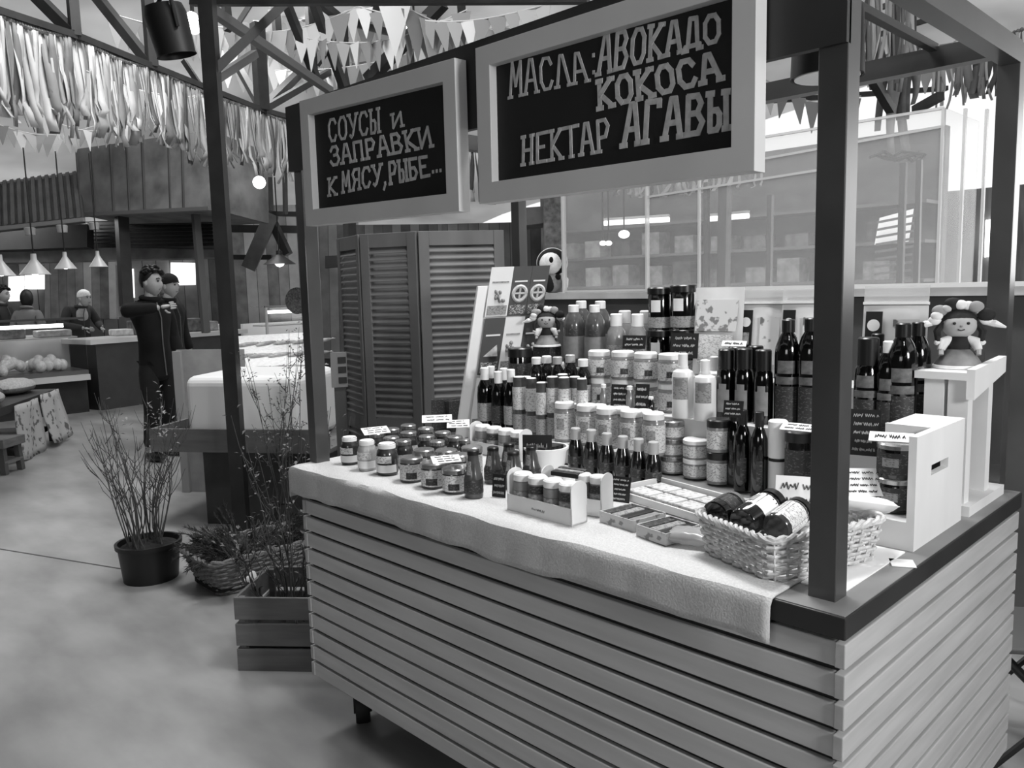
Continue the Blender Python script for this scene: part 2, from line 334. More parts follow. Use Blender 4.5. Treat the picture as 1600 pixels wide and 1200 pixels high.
# ------------------------------------------------------------------ counters, chillers
m_glass = mat_glass('clear_glass', .96, .07); m_plexi_haze = mat_film('plexiglass', .85, .8)  # reflections on the plexi are put into its colour as pale haze
m_snow = mat('white_fillet', .93, .45, .08, 30, (1, 1, 1), .3); m_lit = mat('case_light', 1, .3, emit=7)
t = thing('shop_counter', 'dark fronted shop counter with a pale worktop behind the man in black', 'counter', (-11.95, 2.4, 0))
a, b = V((0, 0, 0)), V((-.55, 2.5, 0)); n = V((-1, -.2, 0))
MB().hexa([a, b, b+V((0, 0, .97)), a+V((0, 0, .97))], .7, V((1, .22, 0))).build('front_panel', mat('counter_dark', .2, .5, .02, 5), t)
MB().hexa([a+V((.06, -.08, .97)), b+V((.06, .1, .97)), b+V((.06, .1, 1.04)), a+V((.06, -.08, 1.04))], .85, V((1, .22, 0))).build('worktop', mat('pale_worktop', .82, .4), t)
def chiller(name, label, x, y0, y1, zb, zt, light=None):
    t = thing(name, label, 'display case', (x, y0, 0)); L = y1-y0
    MB().box((-.75, 0, .0), (-.12, L, zb-.14)).build('plinth', mat('chiller_plinth', .16, .6, .04, 4), t)
    MB().box((-.85, 0, zb-.14), (.06, L, zb-.06)).build('ledge', mat('chiller_ledge', .78, .4), t)
    MB().box((-.85, 0, zb-.06), (.0, L, zb)).build('deck', mat('chiller_deck', .5, .3, metal=.6), t)
    MB().box((-.9, 0, zb), (-.82, L, zb+.5)).build('back_panel', mat('chiller_white', .92, .4), t)
    MB().box((-.02, 0, zb+.01), (-.01, L, zt-.02)).build('front_glass', m_glass, t)
    MB().box((-.5, 0, zt-.012), (-.0, L, zt)).build('top_glass', m_glass, t)
    MB().bar((0, 0, zt), (0, L, zt), .03).build('top_rail', mat('chiller_rail', .4, .3, metal=.7), t)
    MB().box((-.55, .05, zb+.46), (-.2, L-.05, zb+.48)).build('shelf', mat('chiller_shelf', .75, .3), t)
    for i in range(int(L/1.6)+1): MB().bar((-.005, min(.03+1.6*i, L-.03), zb), (-.005, min(.03+1.6*i, L-.03), zt), .035).build('upright', mat('chiller_upright', .8, .3), t)
    if light: MB().bar((-.3, .2, zt-.1), (-.3, L-.2, zt-.1), .05).build('light_tube', m_lit, t)
    return t
chiller('glass_chiller', 'long glass fronted fish chiller at the far left with white fillets', -11.85, -2.2, 2.25, .62, 1.36, True)  # its light tube is added to brighten the fillets inside
c2 = chiller('glass_chiller', 'lit glass chiller behind the tall dark post and white bin', -11.9, 5.05, 9.5, .62, 1.42, True)
def heap(name, c, sx, sy, h, m, label, cat, group=None, n=14):
    mb = MB()
    for i in range(n):
        a = random.uniform(0, 2*pi); q = random.random()**.6
        mb.ball((q*cos(a)*sx*.8, q*sin(a)*sy*.8, h*(.25+.55*(1-q))), (sx*.3, sy*.22, h*.32), 10, 6)
    return tag(mb.build(name, m, None, True, loc=c), label, cat, group)
for i in range(8):
    heap('fish_fillets', (-12.2, -1.7+.5*i, .62), .34, .3, .26, m_snow, 'white heap of fillets in the fish chiller, %s from the left' % ORD[i], 'food', 'heaps of fillets in the fish chiller')
for i in range(5):
    heap('fish_fillets', (-12.3, 5.5+.75*i, .62), .3, .36, .2, m_snow, 'white heap of food inside the lit chiller, %s from the left' % ORD[i], 'food', 'white food heaps in the lit chiller')
for i in range(7):
    p = (-12.25+random.uniform(-.03, .03), -1.55+.58*i, 1.10)
    tag(MB().box((-.14, -.22, 0), (.14, .22, .1+.05*(i % 2))).build('food_box', mat('food_box_%d' % (i % 3), (.6, .8, .45)[i % 3], .5, .1, 20), None, bevel=.02, loc=p), 'box of packed food on the glass shelf of the fish chiller, %s from the left' % ORD[i], 'box', 'packed food on the fish chiller shelf')
for i in range(7):
    tag(MB().box((-.16, -.15, 0), (.16, .15, .1+.06*((i*2) % 3))).build('goods_box', mat('goods_box_%d' % (i % 3), (.85, .35, .6)[i % 3], .5, .12, 12), None, bevel=.02, loc=(-12.75+.02*(i % 2), 3.05+.27*i, 1.04)), 'packet of goods standing on the pale worktop, %s from the left' % ORD[i], 'packet', 'packets on the pale worktop')

q = [V(p) for p in ((-7.727, 2.364, 0.698), (-7.012, 3.096, 0.714), (-8.72, 4.158, 1.127), (-9.566, 3.289, 1.091))]
t = thing('ice_counter', 'white sloping ice counter behind the tall dark post', 'counter', (q[0].x, q[0].y, 0)); T_ = Matrix.Translation(-t.location)
MB().hexa(q, .12).xf(T_).build('ice_bed', mat('crushed_ice', .95, .5, .05, 25, (1, 1, 1), .4), t)
f0, f1 = V((q[0].x, q[0].y, .0)), V((q[1].x, q[1].y, .0)); b0, b1 = V((q[3].x, q[3].y, 0)), V((q[2].x, q[2].y, 0))
MB().add([f0, f1, b1, b0]+[p-V((0, 0, .12)) for p in (q[0], q[1], q[2], q[3])], [(3, 2, 1, 0), (4, 5, 6, 7), (0, 1, 5, 4), (1, 2, 6, 5), (2, 3, 7, 6), (3, 0, 4, 7)]).xf(T_).build('stand', mat('counter_dark', .2), t)
n_ = (q[1]-q[0]).cross(q[3]-q[0]).normalized(); d_ = (q[3]-q[0]).normalized(); s_ = (q[1]-q[0]).normalized()
for i in range(15):
    c = q[0].lerp(q[1], .12+.2*(i % 5)+.05*(i//5)).lerp(q[3].lerp(q[2], .12+.2*(i % 5)+.05*(i//5)), .2+.27*(i//5))+n_*.02
    mb = MB().ball((0, 0, 0), (.16, .035, .025), 14, 8, lambda p: V((p.x, p.y*(1-.6*max(0, p.x/.16)), p.z))); mb.add([(.145, 0, 0), (.2, .035, .004), (.185, 0, .006), (.2, -.035, .004)], [(0, 1, 2), (0, 2, 3)])
    F = (Matrix((s_, d_, n_)).transposed() @ Matrix.Rotation(.25+.15*(i % 3), 3, 'Z')).to_4x4(); F.translation = c
    tag(mb.xf(F).build('fish', mat('silver_fish', .62, .35, .12, 18), None, True), 'silvery fish lying on the white ice counter, %s row, %s from the left' % (('front', 'middle', 'back')[i//5], ORD[i % 5]), 'fish', 'fish on the ice counter')

# ------------------------------------------------------------------ produce stall at the left edge
m_sack = mat('sacking', .66, .95, .07, 50, (1, 1, 1), .3); m_cratewood = mat('dull_crate_wood', .42, .75, .06, 5, (1, 1, 5), .1)
p0, p1 = V((-7.673, -0.053, 0.6)), V((-9.792, 1.289, 0.6)); p0.z = p1.z = 0; dx = (p1-p0).normalized(); nb = V((-dx.y, dx.x, 0))
t = thing('produce_table', 'low market table hung with sackcloth banners at the left edge', 'table', p0); L = (p1-p0).length; t.rotation_euler = (0, 0, math.atan2(dx.y, dx.x))
MB().box((0, .02, .52), (L, .9, .6)).build('tabletop', mat('dark_table', .2, .7), t)
for x in (.05, L-.05):
    for y in (.08, .82): MB().box((x-.04, y-.04, 0), (x+.04, y+.04, .52)).build('leg', m_cratewood, t)
MB().box((.1, .12, .12), (L-.1, .85, .18)).build('lower_shelf', mat('dark_table', .2), t)
def banner(x0, x1, z0, z1, lean):
    mb = MB(); n = 8
    for j in range(n+1):
        for i in range(n+1):
            u, w = i/n, j/n; mb.v.append((x0+(x1-x0)*u+.02*w*sin(3*u), -.01-lean*w**1.5+.015*sin(u*9+w*3), z1-(z1-z0)*w-.03*sin(pi*u)*w))
    for j in range(n):
        for i in range(n): a = j*(n+1)+i; mb.f.append((a, a+1, a+n+2, a+n+1))
    return mb
w_ = mat_print('printed_sacking', .70, .38, 14, .6, .95, (1, 1, 1))
banner(L-.62, L-.02, .06, .6, .1).build('banner', w_, t, True, solid=.01)
banner(L-1.35, L-.7, .02, .58, .03).build('banner', w_, t, True, solid=.01)
R = Matrix.Rotation(math.atan2(dx.y, dx.x), 4, 'Z')
def onstall(x, y, z): return tuple(p0+(R @ V((x, y, z))))
for i, (x, y, s, m, lb) in enumerate(((L-.35, .35, .34, m_sack, 'pale full sack lying at the far end of the low market table'), (L-1.0, .45, .3, mat('dark_greens', .25, .8, .1, 30, (1, 1, 1), .6), 'dark heap of greens between the pale sacks on the low market table'), (L-1.5, .25, .28, m_sack, 'pale sack in front on the low market table by the picture edge'))):
    o = MB().ball((0, 0, .085), (s, .22, .085), 18, 10, lambda p: p*(1+.06*sin(p.x*25)*sin(p.y*30))).build('sack' if 'sack' in lb else 'greens_heap', m, None, True, loc=onstall(x, y, .6))
    o.rotation_euler = (0, 0, math.atan2(dx.y, dx.x)); tag(o, lb, 'sack' if 'sack' in lb else 'vegetables')
t = thing('low_stool', 'low wooden stool with a plank shelf at the left picture edge', 'stool', (-8.273, 0.325, 0), .75)
MB().box((-.42, -.16, .26), (.16, .16, .34)).build('seat', m_cratewood, t); MB().box((-.42, -.13, .1), (.14, .13, .13)).build('shelf', m_cratewood, t)
for x in (-.36, .12):
    for y in (-.12, .12): MB().bar((x, y, 0), (x*.9, y*.9, .27), .05).build('leg', mat('stool_leg', .33, .7), t)

# ------------------------------------------------------------------ white bin on pedestal behind the plants, grey board
ang = math.atan2(.4639, .6606)
t = thing('display_pedestal', 'dark pedestal with a plank tray carrying the white bin', 'pedestal', (-5.011, 0.91, 0), ang)
MB().box((0, 0, 0), (.95, .55, .545)).build('base', mat('pedestal_dark', .25, .7, .04, 5), t)
MB().box((-.32, -.06, .545), (1.0, .75, .575)).build('tray_floor', m_cratewood, t)
MB().box((-.32, -.09, .545), (1.0, -.06, .71)).build('tray_board', mat('tray_plank', .4, .7, .06, 4, (.4, 3, 3)), t)
MB().box((-.35, -.09, .545), (-.32, .75, .71)).build('tray_board', mat('tray_plank', .4), t)
pl = t.matrix_basis.copy(); pw = Matrix.Translation(t.location) @ Matrix.Rotation(ang, 4, 'Z')
tag(MB().box((0, 0, 0), (.85, .75, .50)).build('white_bin', mat('white_bin_plastic', .95, .4), None, bevel=.07, loc=pw @ V((-.10, -.03, .576))), 'white rounded bin on the plank tray behind the plants', 'bin')
bpy.data.objects['white_bin'].rotation_euler = (0, 0, ang)
for o in [bpy.data.objects['white_bin']]: o.modifiers['bevel'].segments = 5
t = thing('grey_board', 'upright grey board with a pale edge post behind the white bin', 'board', (-6.097, 1.191, 0.527), ang)
t.location.z = 0
MB().box((.02, 0, .0), (.62, .02, 1.2)).build('panel', mat('grey_panel', .6, .6, .06, 5), t)
MB().box((.0, -.03, 0), (.07, .03, 1.19)).build('edge_post', mat('pale_edge', .62, .5), t); 

# ------------------------------------------------------------------ dark steel frame of the next stall and the roof trusses
pt = V((-4.481, 0.917, 1.895)); pt.z = 0
t = thing('steel_frame', 'tall dark steel post with braces and top beams of the next stall frame', 'frame', pt)
Tm = Matrix.Translation(-pt)
MB().box((-.045, -.045, 0), (.045, .045, 4.2), rz=.8).build('post', m_steel, t)
zb_ = 3.44; e_ = V((-4.37, 2.419, 3.44)); top = V((pt.x, pt.y, zb_))
for nm, a, b, w, m in (('beam', top, V((-5.862, 2.668, 3.44)), .06, mat('paler_steel', .36, .4)), ('brace', V((pt.x, pt.y, 3.04)), V((-4.349, 1.411, 3.556)), .055, m_steel),
                       ('brace', V((pt.x, pt.y, 2.99)), V((-4.767, 1.372, 3.299)), .05, mat('paler_steel', .36)), ('beam', (-4.791, 0.961, 3.564), (-2.355, 2.089, 3.202), .055, m_steel)):
    MB().bar(a, b, w).xf(Tm).build(nm, m, t)
def truss(label, bars, z0):
    t = thing('roof_truss', label, 'truss', z0); M_ = Matrix.Translation(-t.location); out = []
    for nm, a, b, w in bars: MB().bar(a, b, w).xf(M_).build(nm, m_steel, t)
    return t
ga = [V(p) for p in ((-5.919, 0.005, 3.62), (-6.225, 0.681, 3.62), (-6.715, 1.436, 3.62), (-7.699, 2.976, 3.62), (-7.894, 3.49, 3.62))]
truss('dark roof truss carrying the ribbon garland along the left aisle',
      [('chord', ga[i], ga[i+1], .05) for i in range(4)] +
      [('upright', ga[1], ga[1]+V((0, 0, 1.6)), .07), ('upright', ga[2], ga[2]+V((0, 0, 1.6)), .08), ('upright', ga[3], ga[3]+V((0, 0, .9)), .12),
       ('brace', ga[1], (-6.547, 0.531, 3.948), .08), ('brace', ga[2], (-7.325, 1.237, 4.305), .08), ('brace', (-7.94, 2.517, 3.68), (-8.176, 2.353, 4.127), .05), ('brace', ga[3], (-8.544, 3.154, 4.276), .07),
       ('brace', ga[3], (-8.469, 4.41, 4.437), .07), ('brace', ga[3], (-9.13, 4.326, 4.523), .09)], ga[1])
truss('dark roof truss of posts and diagonals above the sauce sign',
      [('upright', (-8.246, 4.376, 2.09), (-8.537, 4.595, 5.078), .12), ('brace', (-8.519, 4.612, 5.07), (-10.076, 4.756, 5.106), .07), ('brace', (-8.519, 4.612, 5.07), (-6.803, 5.102, 4.433), .08), ('brace', (-8.519, 4.612, 5.07), (-7.035, 4.674, 4.994), .09),
       ('brace', (-8.519, 4.612, 5.07), (-7.89, 3.806, 5.017), .09), ('brace', (-7.358, 3.139, 4.681), (-7.54, 3.561, 4.029), .08), ('brace', (-7.154, 3.346, 4.674), (-7.312, 3.773, 3.908), .08), ('brace', (-5.797, 3.975, 4.464), (-6.782, 3.732, 3.875), .11),
       ('upright', (-8.3, 3.539, 5.065), (-8.218, 3.508, 4.397), .08), ('upright', (-8.207, 3.933, 5.127), (-8.101, 3.882, 4.203), .08), ('upright', (-5.676, 4.107, 4.51), (-5.617, 4.075, 3.98), .06), ('upright', (-6.826, 4.343, 4.343), (-6.793, 4.331, 4.073), .06), ('brace', (-8.82, 4.362, 4.563), (-8.516, 4.606, 5.013), .09),
       ('upright', (-7.316, 2.443, 4.568), (-7.271, 2.432, 4.24), .07), ('brace', (-8.077, 3.168, 4.925), (-8.217, 2.962, 4.562), .05)], (-8.519, 4.612, 5.07))
truss('thin roof beams seen through the open corner of the stall canopy',
      [('beam', (-2.462, 5.846, 3.924), (-1.965, 5.776, 3.917), .04), ('beam', (-2.665, 6.344, 3.838), (-1.917, 6.399, 3.905), .04), ('beam', (-3.977, 7.128, 3.634), (-2.583, 8.567, 3.726), .05), ('brace', (-1.925, 4.82, 3.143), (-1.921, 5.222, 2.946), .06), ('brace', (-1.788, 5.357, 2.941), (-1.547, 5.178, 2.979), .06), ('brace', (-3.726, 7.407, 3.767), (-3.639, 7.478, 3.665), .05)], (-2.214, 6.061, 3.706))
t = thing('stage_spotlight', 'black stage spotlight hanging beside the tall dark post', 'spotlight', (-4.153, 0.532, 3.14))
ax_ = V(rt)*.14+V((0, 0, -.8))+V(fw)*.12; q = ax_.to_track_quat('-Z', 'Y').to_matrix().to_4x4()
MB().lathe([(.03, .15), (.105, .14), (.118, .09), (.108, -.12), (.112, -.13), (.11, -.13), (.1, -.05), (.0, -.04)], n=24).xf(q).build('housing', m_black, t, True)
MB().lathe([(.0, 0), (.1, 0), (.1, .01), (0, .01)], (0, 0, -.0), 20).xf(q).build('lens', mat('spot_lens', .5, .1), t, True)
MB().tube([q @ V((.125, 0, 0)), q @ V((.14, 0, .15)), V((0.03, 0, .27)), q @ V((-.14, 0, .15)), q @ V((-.125, 0, 0))], .012, 8).build('yoke', m_black, t, True)
MB().tube([(0.03, 0, .26), (0.03, 0, 1.6)], .018, 8).build('hanger', m_black, t, True)

# ------------------------------------------------------------------ ribbon garlands and bunting
RIB = [mat('ribbon_%d' % i, g, .75, .03, 4) for i, g in enumerate((.74, .66, .56, .46, .36, .8))]
m_rope = mat('knotted_rope', .45, .9, .2, 25)
def garland(label, a, b, n, length, cat='garland'):
    a, b = V(a), V(b); t = thing('ribbon_garland', label, cat, a, 0, 'ribbon garlands'); d = b-a; dn = d.normalized(); nrm = V((-dn.y, dn.x, 0)).normalized()
    mb = MB(); pts = []
    for i in range(n*2+1):
        s = i/(n*2); pts.append(d*s+V((0, 0, -.05*sin(pi*s))))
    mb.tube(pts, [.012+.008*(i % 2) for i in range(len(pts))], 6); mb.build('rope', m_rope, t)
    for i in range(n):
        s = (i+random.uniform(.1, .9))/n; o = d*s+V((0, 0, -.05*sin(pi*s)-.01)); ln = length*random.uniform(.82, 1.12); w = random.choice((.02, .03, .045, .055, .07)); tw = random.uniform(-.9, .9); k = random.uniform(-.05, .05); cu = random.uniform(-.06, .06)
        m_ = MB(); N = 7
        for j in range(N+1):
            f = j/N; an = tw*(f**1.3)*1.2+random.uniform(-.05, .05); wd = w*(.45+.55*min(1, f*4)); c = o+dn*(k*f+cu*f**3)+nrm*(.02*sin(f*4+i)+.09*(random.random()-.5)*(f > .8))+V((0, 0, -ln*f)); e = (dn*cos(an)+nrm*sin(an))*wd/2
            m_.v += [tuple(c-e), tuple(c+e)]
            if j: q0 = 2*j-2; m_.f.append((q0, q0+1, q0+3, q0+2))
        m_.build('ribbon', random.choice(RIB), t, True, solid=.002)
    return t
garland('near stretch of pale ribbon garland at the top left corner', ga[0], ga[1], 34, .66)
garland('stretch of pale ribbon garland below the black stage spotlight', ga[1], ga[2], 34, .64)
garland('stretch of pale ribbon garland passing behind the tall dark post', ga[2], ga[3], 52, .64)
garland('short end stretch of pale ribbon garland beside the sauce sign', ga[3], ga[4], 14, .64)
garland('ribbon garland glimpsed in the gap between the two chalk signs', (-7.232, 5.2, 3.37), (-6.679, 5.77, 3.398), 22, .6)
garland('ribbon garland hanging under the oil sign above the plexiglass', (-5.342, 6.1, 2.835), (-3.435, 6, 2.751), 34, .16)
garland('ribbon garland at the top right behind the canopy corner', (-2.245, 5.371, 4.053), (-1.709, 5.168, 3.88), 18, .75)
garland('ribbon garland above the bright window at the right', (-1.994, 6.27, 3.616), (-1.323, 6.384, 3.641), 26, .45)
PEN = [mat('pennant_%d' % i, g, .7) for i, g in enumerate((.8, .7, .52, .6))]
def bunting(label, a, b, n, s, sag=.15):
    a, b = V(a), V(b); t = thing('bunting_string', label, 'bunting', a, 0, 'bunting strings'); d = b-a; dn = V((d.x, d.y, 0)).normalized()
    MB().tube([d*(i/12)+V((0, 0, -sag*sin(pi*i/12))) for i in range(13)], .006, 5).build('string', RIB[5], t)
    for i in range(n):
        f = (i+.5)/n; c = d*f+V((0, 0, -sag*sin(pi*f))); w = s*random.uniform(.85, 1.1); tw = random.uniform(-.3, .3); e = V((dn.x*cos(tw)-dn.y*sin(tw), dn.x*sin(tw)+dn.y*cos(tw), 0))
        k = random.uniform(-.05, .05)
        MB().hexa([c-e*w*.33+V((0, 0, -.002)), c+e*w*.33, c+e*(k+.004)+V((0, 0, -w)), c+e*(k-.004)+V((0, 0, -w))], .003).build('pennant', PEN[(i+random.randint(0, 1)) % 4], t)
    return t
BUN = [('above the kiosk roof at the far left', (-11.267, 1.168, 3.859), (-10.862, 2.302, 3.868), 12, .25), ('below the garland, over the boarded kiosk box', (-10.369, 1.503, 3.831), (-11.104, 2.796, 3.997), 9, .25),
       ('behind the garland at the top left', (-9.575, 1.533, 4.313), (-10.83, 3.874, 4.455), 14, .35), ('at the top left beyond the spotlight', (-8.662, 1.798, 4.62), (-8.425, 3.518, 4.848), 12, .35),
       ('over the gap left of the sauce sign', (-8.396, 2.79, 4.625), (-6.82, 3.678, 4.622), 12, .35), ('nearest one above the sauce sign', (-7.268, 3.315, 4.332), (-5.233, 3.788, 4.218), 14, .3),
       ('lower one above the sauce sign', (-9.273, 4.036, 4.521), (-6.24, 4.977, 4.549), 16, .32), ('topmost one left of the oil sign', (-6.383, 3.374, 4.447), (-4.34, 3.957, 4.084), 14, .28),
       ('crossing high behind the twin post', (-9.865, 4.325, 5.526), (-8.498, 6.334, 4.915), 14, .35), ('beyond the canopy, right of the oil sign', (-3.528, 6.151, 3.655), (-3.039, 7.352, 3.553), 7, .3), ('large pennants high above the gap between the signs', (-5.701, 3.189, 4.348), (-5.448, 4.588, 4.285), 7, .5), ('large pennants crossing behind the twin post', (-10.674, 4.974, 5.732), (-8.21, 6.003, 5.468), 10, .55), ('lowest large pennants behind the sauce sign', (-10.54, 5.737, 5.194), (-8.646, 6.974, 5.331), 8, .55), ('large pennants beyond the tall dark post', (-10.781, 4.041, 5.131), (-10.444, 5.134, 5.3), 7, .5), ('seen through the canopy corner', (-2.834, 6.903, 3.913), (-1.998, 7.024, 3.838), 8, .35)]
for lb, a, b, n, s in BUN: bunting('string of white and grey pennants '+lb, a, b, n, s)
# round roof lamps glowing between the pennants
for i, (p, r, lb) in enumerate((((-10.407, 5.212, 5.534), .11, 'left of the twin post'), ((-10.293, 5.31, 5.427), .06, 'small, below its brighter neighbour'), ((-8.101, 5.307, 4.958), .085, 'upper one right of the twin post'), ((-8.022, 5.365, 4.832), .08, 'lower one right of the twin post'), ((-10.945, 5.312, 5.129), .07, 'low, left of the sauce sign corner'), ((-7.534, 2.188, 4.375), .06, 'beside the stage spotlight'), ((-7.514, 2.192, 4.286), .07, 'lower one beside the stage spotlight'))):
    t = thing('roof_lamp', 'glowing round roof lamp among the pennants, '+lb, 'lamp', p)
    MB().ball((0, 0, 0), r, 14, 8).build('globe', mat('glowing_globe', 1), t, True); MB().tube([(0, 0, r*.9), (0, 0, r+.5)], .015, 6).build('stem', m_steel, t)

# ================================================================== the stall
L, WD, HT, ZB, PIT = 2.025, 1.207, 1.0085, .204, .0632
st = thing('market_stall', 'white slatted market stall with dark canopy frame on castors', 'stall', (0, 0, 0))
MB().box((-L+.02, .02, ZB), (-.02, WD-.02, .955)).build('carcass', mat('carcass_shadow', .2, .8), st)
def slats(along, name):
    mb = MB()
    for i in range(12):
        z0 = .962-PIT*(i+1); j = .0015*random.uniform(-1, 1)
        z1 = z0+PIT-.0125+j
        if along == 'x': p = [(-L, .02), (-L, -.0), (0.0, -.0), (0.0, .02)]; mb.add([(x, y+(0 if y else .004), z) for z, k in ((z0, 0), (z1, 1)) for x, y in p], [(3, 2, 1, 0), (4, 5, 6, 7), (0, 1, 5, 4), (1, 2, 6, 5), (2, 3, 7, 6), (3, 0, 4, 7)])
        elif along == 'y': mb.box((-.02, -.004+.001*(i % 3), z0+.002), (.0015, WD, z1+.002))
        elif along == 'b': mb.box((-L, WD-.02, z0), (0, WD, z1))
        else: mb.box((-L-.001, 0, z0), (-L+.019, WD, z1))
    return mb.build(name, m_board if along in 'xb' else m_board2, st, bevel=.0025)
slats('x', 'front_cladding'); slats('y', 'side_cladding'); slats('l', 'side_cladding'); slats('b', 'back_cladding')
m_top = mat('grey_painted_top', .50, .45, .03, 5)
MB().box((-L-.02, -.012, .9625), (.004, WD+.012, HT)).build('worktop', m_dark, st, bevel=.003)
MB().box((-L-.018, -.008, HT), (.0, WD+.008, HT+.002)).build('worktop_surface', m_top, st)
for x, y in ((-L+.12, .14), (-.14, .14), (-L+.12, WD-.14), (-.14, WD-.14)):
    c = MB().box((-.04, -.04, .185), (.04, .04, .204)).box((-.034, -.026, .05), (-.026, .026, .19)).box((.026, -.026, .05), (.034, .026, .19)).xf(Matrix.Translation((x, y, 0)) @ Matrix.Rotation(1.0, 4, 'Z')).build('castor', m_steel, st)
    ca_ = 1.0
    MB().lathe([(.02, -.027), (.058, -.027), (.062, -.016), (.062, .016), (.058, .027), (.02, .027)], n=20).xf(Matrix.Translation((x, y+.0, .0622)) @ Matrix.Rotation(ca_, 4, 'Z') @ Matrix.Rotation(rad(90), 4, 'Y')).build('wheel', mat('castor_rubber', .13, .6), c, True)
m_post = mat('canopy_paint', .25, .28, .025, 6, spec=1.0)
PX0, PX1 = (-2.05, -2.0), (-.099, -.042)
for (x0, x1), (y0, y1), zt in ((PX0, (.056, .112), 2.30), (PX1, (.046, .1), 2.30), (PX0, (1.15, 1.2), 2.32), (PX1, (1.165, 1.22), 2.29)):
    MB().box((x0, y0, HT), (x1, y1, zt)).build('post', m_post, st, bevel=.002)
MB().box((-2.05, .036, 2.078), (-.042, .055, 2.302)).build('fascia', m_dark, st)
MB().box((-2.05, 1.165, 2.262), (-.09, 1.215, 2.322)).build('rear_beam', m_post, st)
MB().box((-.092, .1, 2.232), (-.041, 1.165, 2.292)).build('side_beam', m_post, st)
MB().box((-2.05, .112, 2.232), (-2.0, 1.15, 2.292)).build('side_beam', m_post, st)

t = thing('downlight', 'black can downlight with pale lens under the canopy by the near post', 'lamp', (-.27, .46, 2.125))
MB().lathe([(.0, .17), (.06, .168), (.078, .15), (.083, .0), (.078, .0), (.076, .02), (0, .022)], n=28).build('housing', m_black, t, True)
MB().lathe([(.0, -.004), (.074, -.001), (.075, .008), (0, .008)], n=28).build('lens', mat('downlight_lens', .95, .4), t, True)
MB().bar((0, 0, .165), (0, 0, .19), .03).build('clip', m_black, t); MB().bar((-.0, -.41, .195), (.0, .71, .195), .025, .02).build('rail', m_steel, t)

# ------------------------------------------------------------------ hand lettered chalk signs
G = {'С': [[(.9, .78), (.72, .98), (.32, .98), (.1, .74), (.1, .26), (.32, .02), (.72, .02), (.92, .24)]],
 'О': [[(.32, .02), (.7, .02), (.92, .26), (.92, .74), (.7, .98), (.32, .98), (.08, .74), (.08, .26), (.32, .02)]],
 'У': [[(.06, 1), (.5, .45)], [(.94, 1), (.48, .1), (.3, 0), (.12, .1)]],
 'Ы': [[(.1, 1), (.1, 0), (.46, 0), (.6, .14), (.6, .4), (.46, .54), (.1, .54)], [(.94, 1), (.94, 0)]],
 'И': [[(.1, 1), (.1, 0), (.9, 1), (.9, 0)]],
 'З': [[(.08, .8), (.3, 1), (.7, 1), (.88, .8), (.74, .56), (.4, .53)], [(.74, .56), (.94, .26), (.7, 0), (.3, 0), (.06, .22)]],
 'А': [[(.05, 0), (.38, 1), (.62, 1), (.95, 0)], [(.2, .38), (.82, .38)]],
 'П': [[(.12, 0), (.12, 1), (.88, 1), (.88, 0)]],
 'Р': [[(.15, 0), (.15, 1), (.7, 1), (.92, .78), (.7, .46), (.15, .44)]],
 'В': [[(.12, 0), (.12, 1), (.65, 1), (.84, .78), (.65, .54), (.12, .54)], [(.65, .54), (.92, .28), (.7, 0), (.12, 0)]],
 'К': [[(.14, 0), (.14, 1)], [(.88, 1), (.2, .5), (.92, 0)]],
 'М': [[(.06, 0), (.14, 1), (.5, .3), (.86, 1), (.94, 0)]],
 'Я': [[(.88, 0), (.88, 1), (.35, 1), (.12, .78), (.35, .5), (.88, .48)], [(.42, .5), (.08, 0)]],
 'Б': [[(.86, 1), (.14, 1), (.14, 0), (.65, 0), (.9, .25), (.65, .55), (.14, .55)]],
 'Е': [[(.86, 1), (.14, 1), (.14, 0), (.9, 0)], [(.14, .52), (.7, .52)]],
 'Л': [[(.05, 0), (.4, 1), (.6, 1), (.95, 0)]],
 'Д': [[(.05, -.05), (.05, .08), (.95, .08), (.95, -.05)], [(.2, .08), (.34, 1), (.76, 1), (.82, .08)]],
 'Н': [[(.12, 0), (.12, 1)], [(.88, 0), (.88, 1)], [(.12, .5), (.88, .5)]],
 'Т': [[(.06, 1), (.94, 1)], [(.5, 1), (.5, 0)]],
 'Г': [[(.15, 0), (.15, 1), (.9, 1), (.9, .86)]],
 ',': [[(.5, .12), (.55, -.05), (.2, -.42)]], '.': [[(.4, .06), (.6, .06)]], ':': [[(.5, .1), (.56, .1)], [(.5, .85), (.56, .85)]]}
def letter(mb, ch, bl, br, tl, tr, w, y, serif=True):
    bl, br, tl, tr = [V((p[0], p[1])) for p in (bl, br, tl, tr)]
    def mp(u, v): return (bl.lerp(br, u)).lerp(tl.lerp(tr, u), v)
    k_ = 0
    def seg(a, b):
        nonlocal k_; k_ += 1; d = (b-a)
        if d.length < 1e-6: return
        d = d.normalized(); n = V((-d.y, d.x))*w/2; a = a-d*w*.3; b = b+d*w*.3
        q = [a-n, b-n, b+n, a+n]
        mb.hexa([(p.x, y-.0004*(k_ % 5)-.0002*(k_ % 2), p.y) for p in q], .002, (0, -1, 0))
    wd = (br-bl).length
    for st_ in G[ch]:
        P = [mp(*p) for p in st_]
        for i in range(len(P)-1): seg(P[i], P[i+1])
        if serif and ch not in 'О,.:':
            for e in (st_[0], st_[-1]):
                if e[1] <= .05 or e[1] >= .95:
                    s = min(.16, .008/max(wd, .01)+.05); seg(mp(e[0]-s, e[1]), mp(e[0]+s, e[1]))
def word(mb, txt, bl, br, tl, tr, w, y, gap=.18):
    bl, br, tl, tr = [V(p) for p in (bl, br, tl, tr)]; n = len(txt)
    for i, ch in enumerate(txt):
        a, b = (i+gap*.3)/n, (i+1-gap*.7)/n
        letter(mb, ch, bl.lerp(br, a), bl.lerp(br, b), tl.lerp(tr, a), tl.lerp(tr, b), w, y)
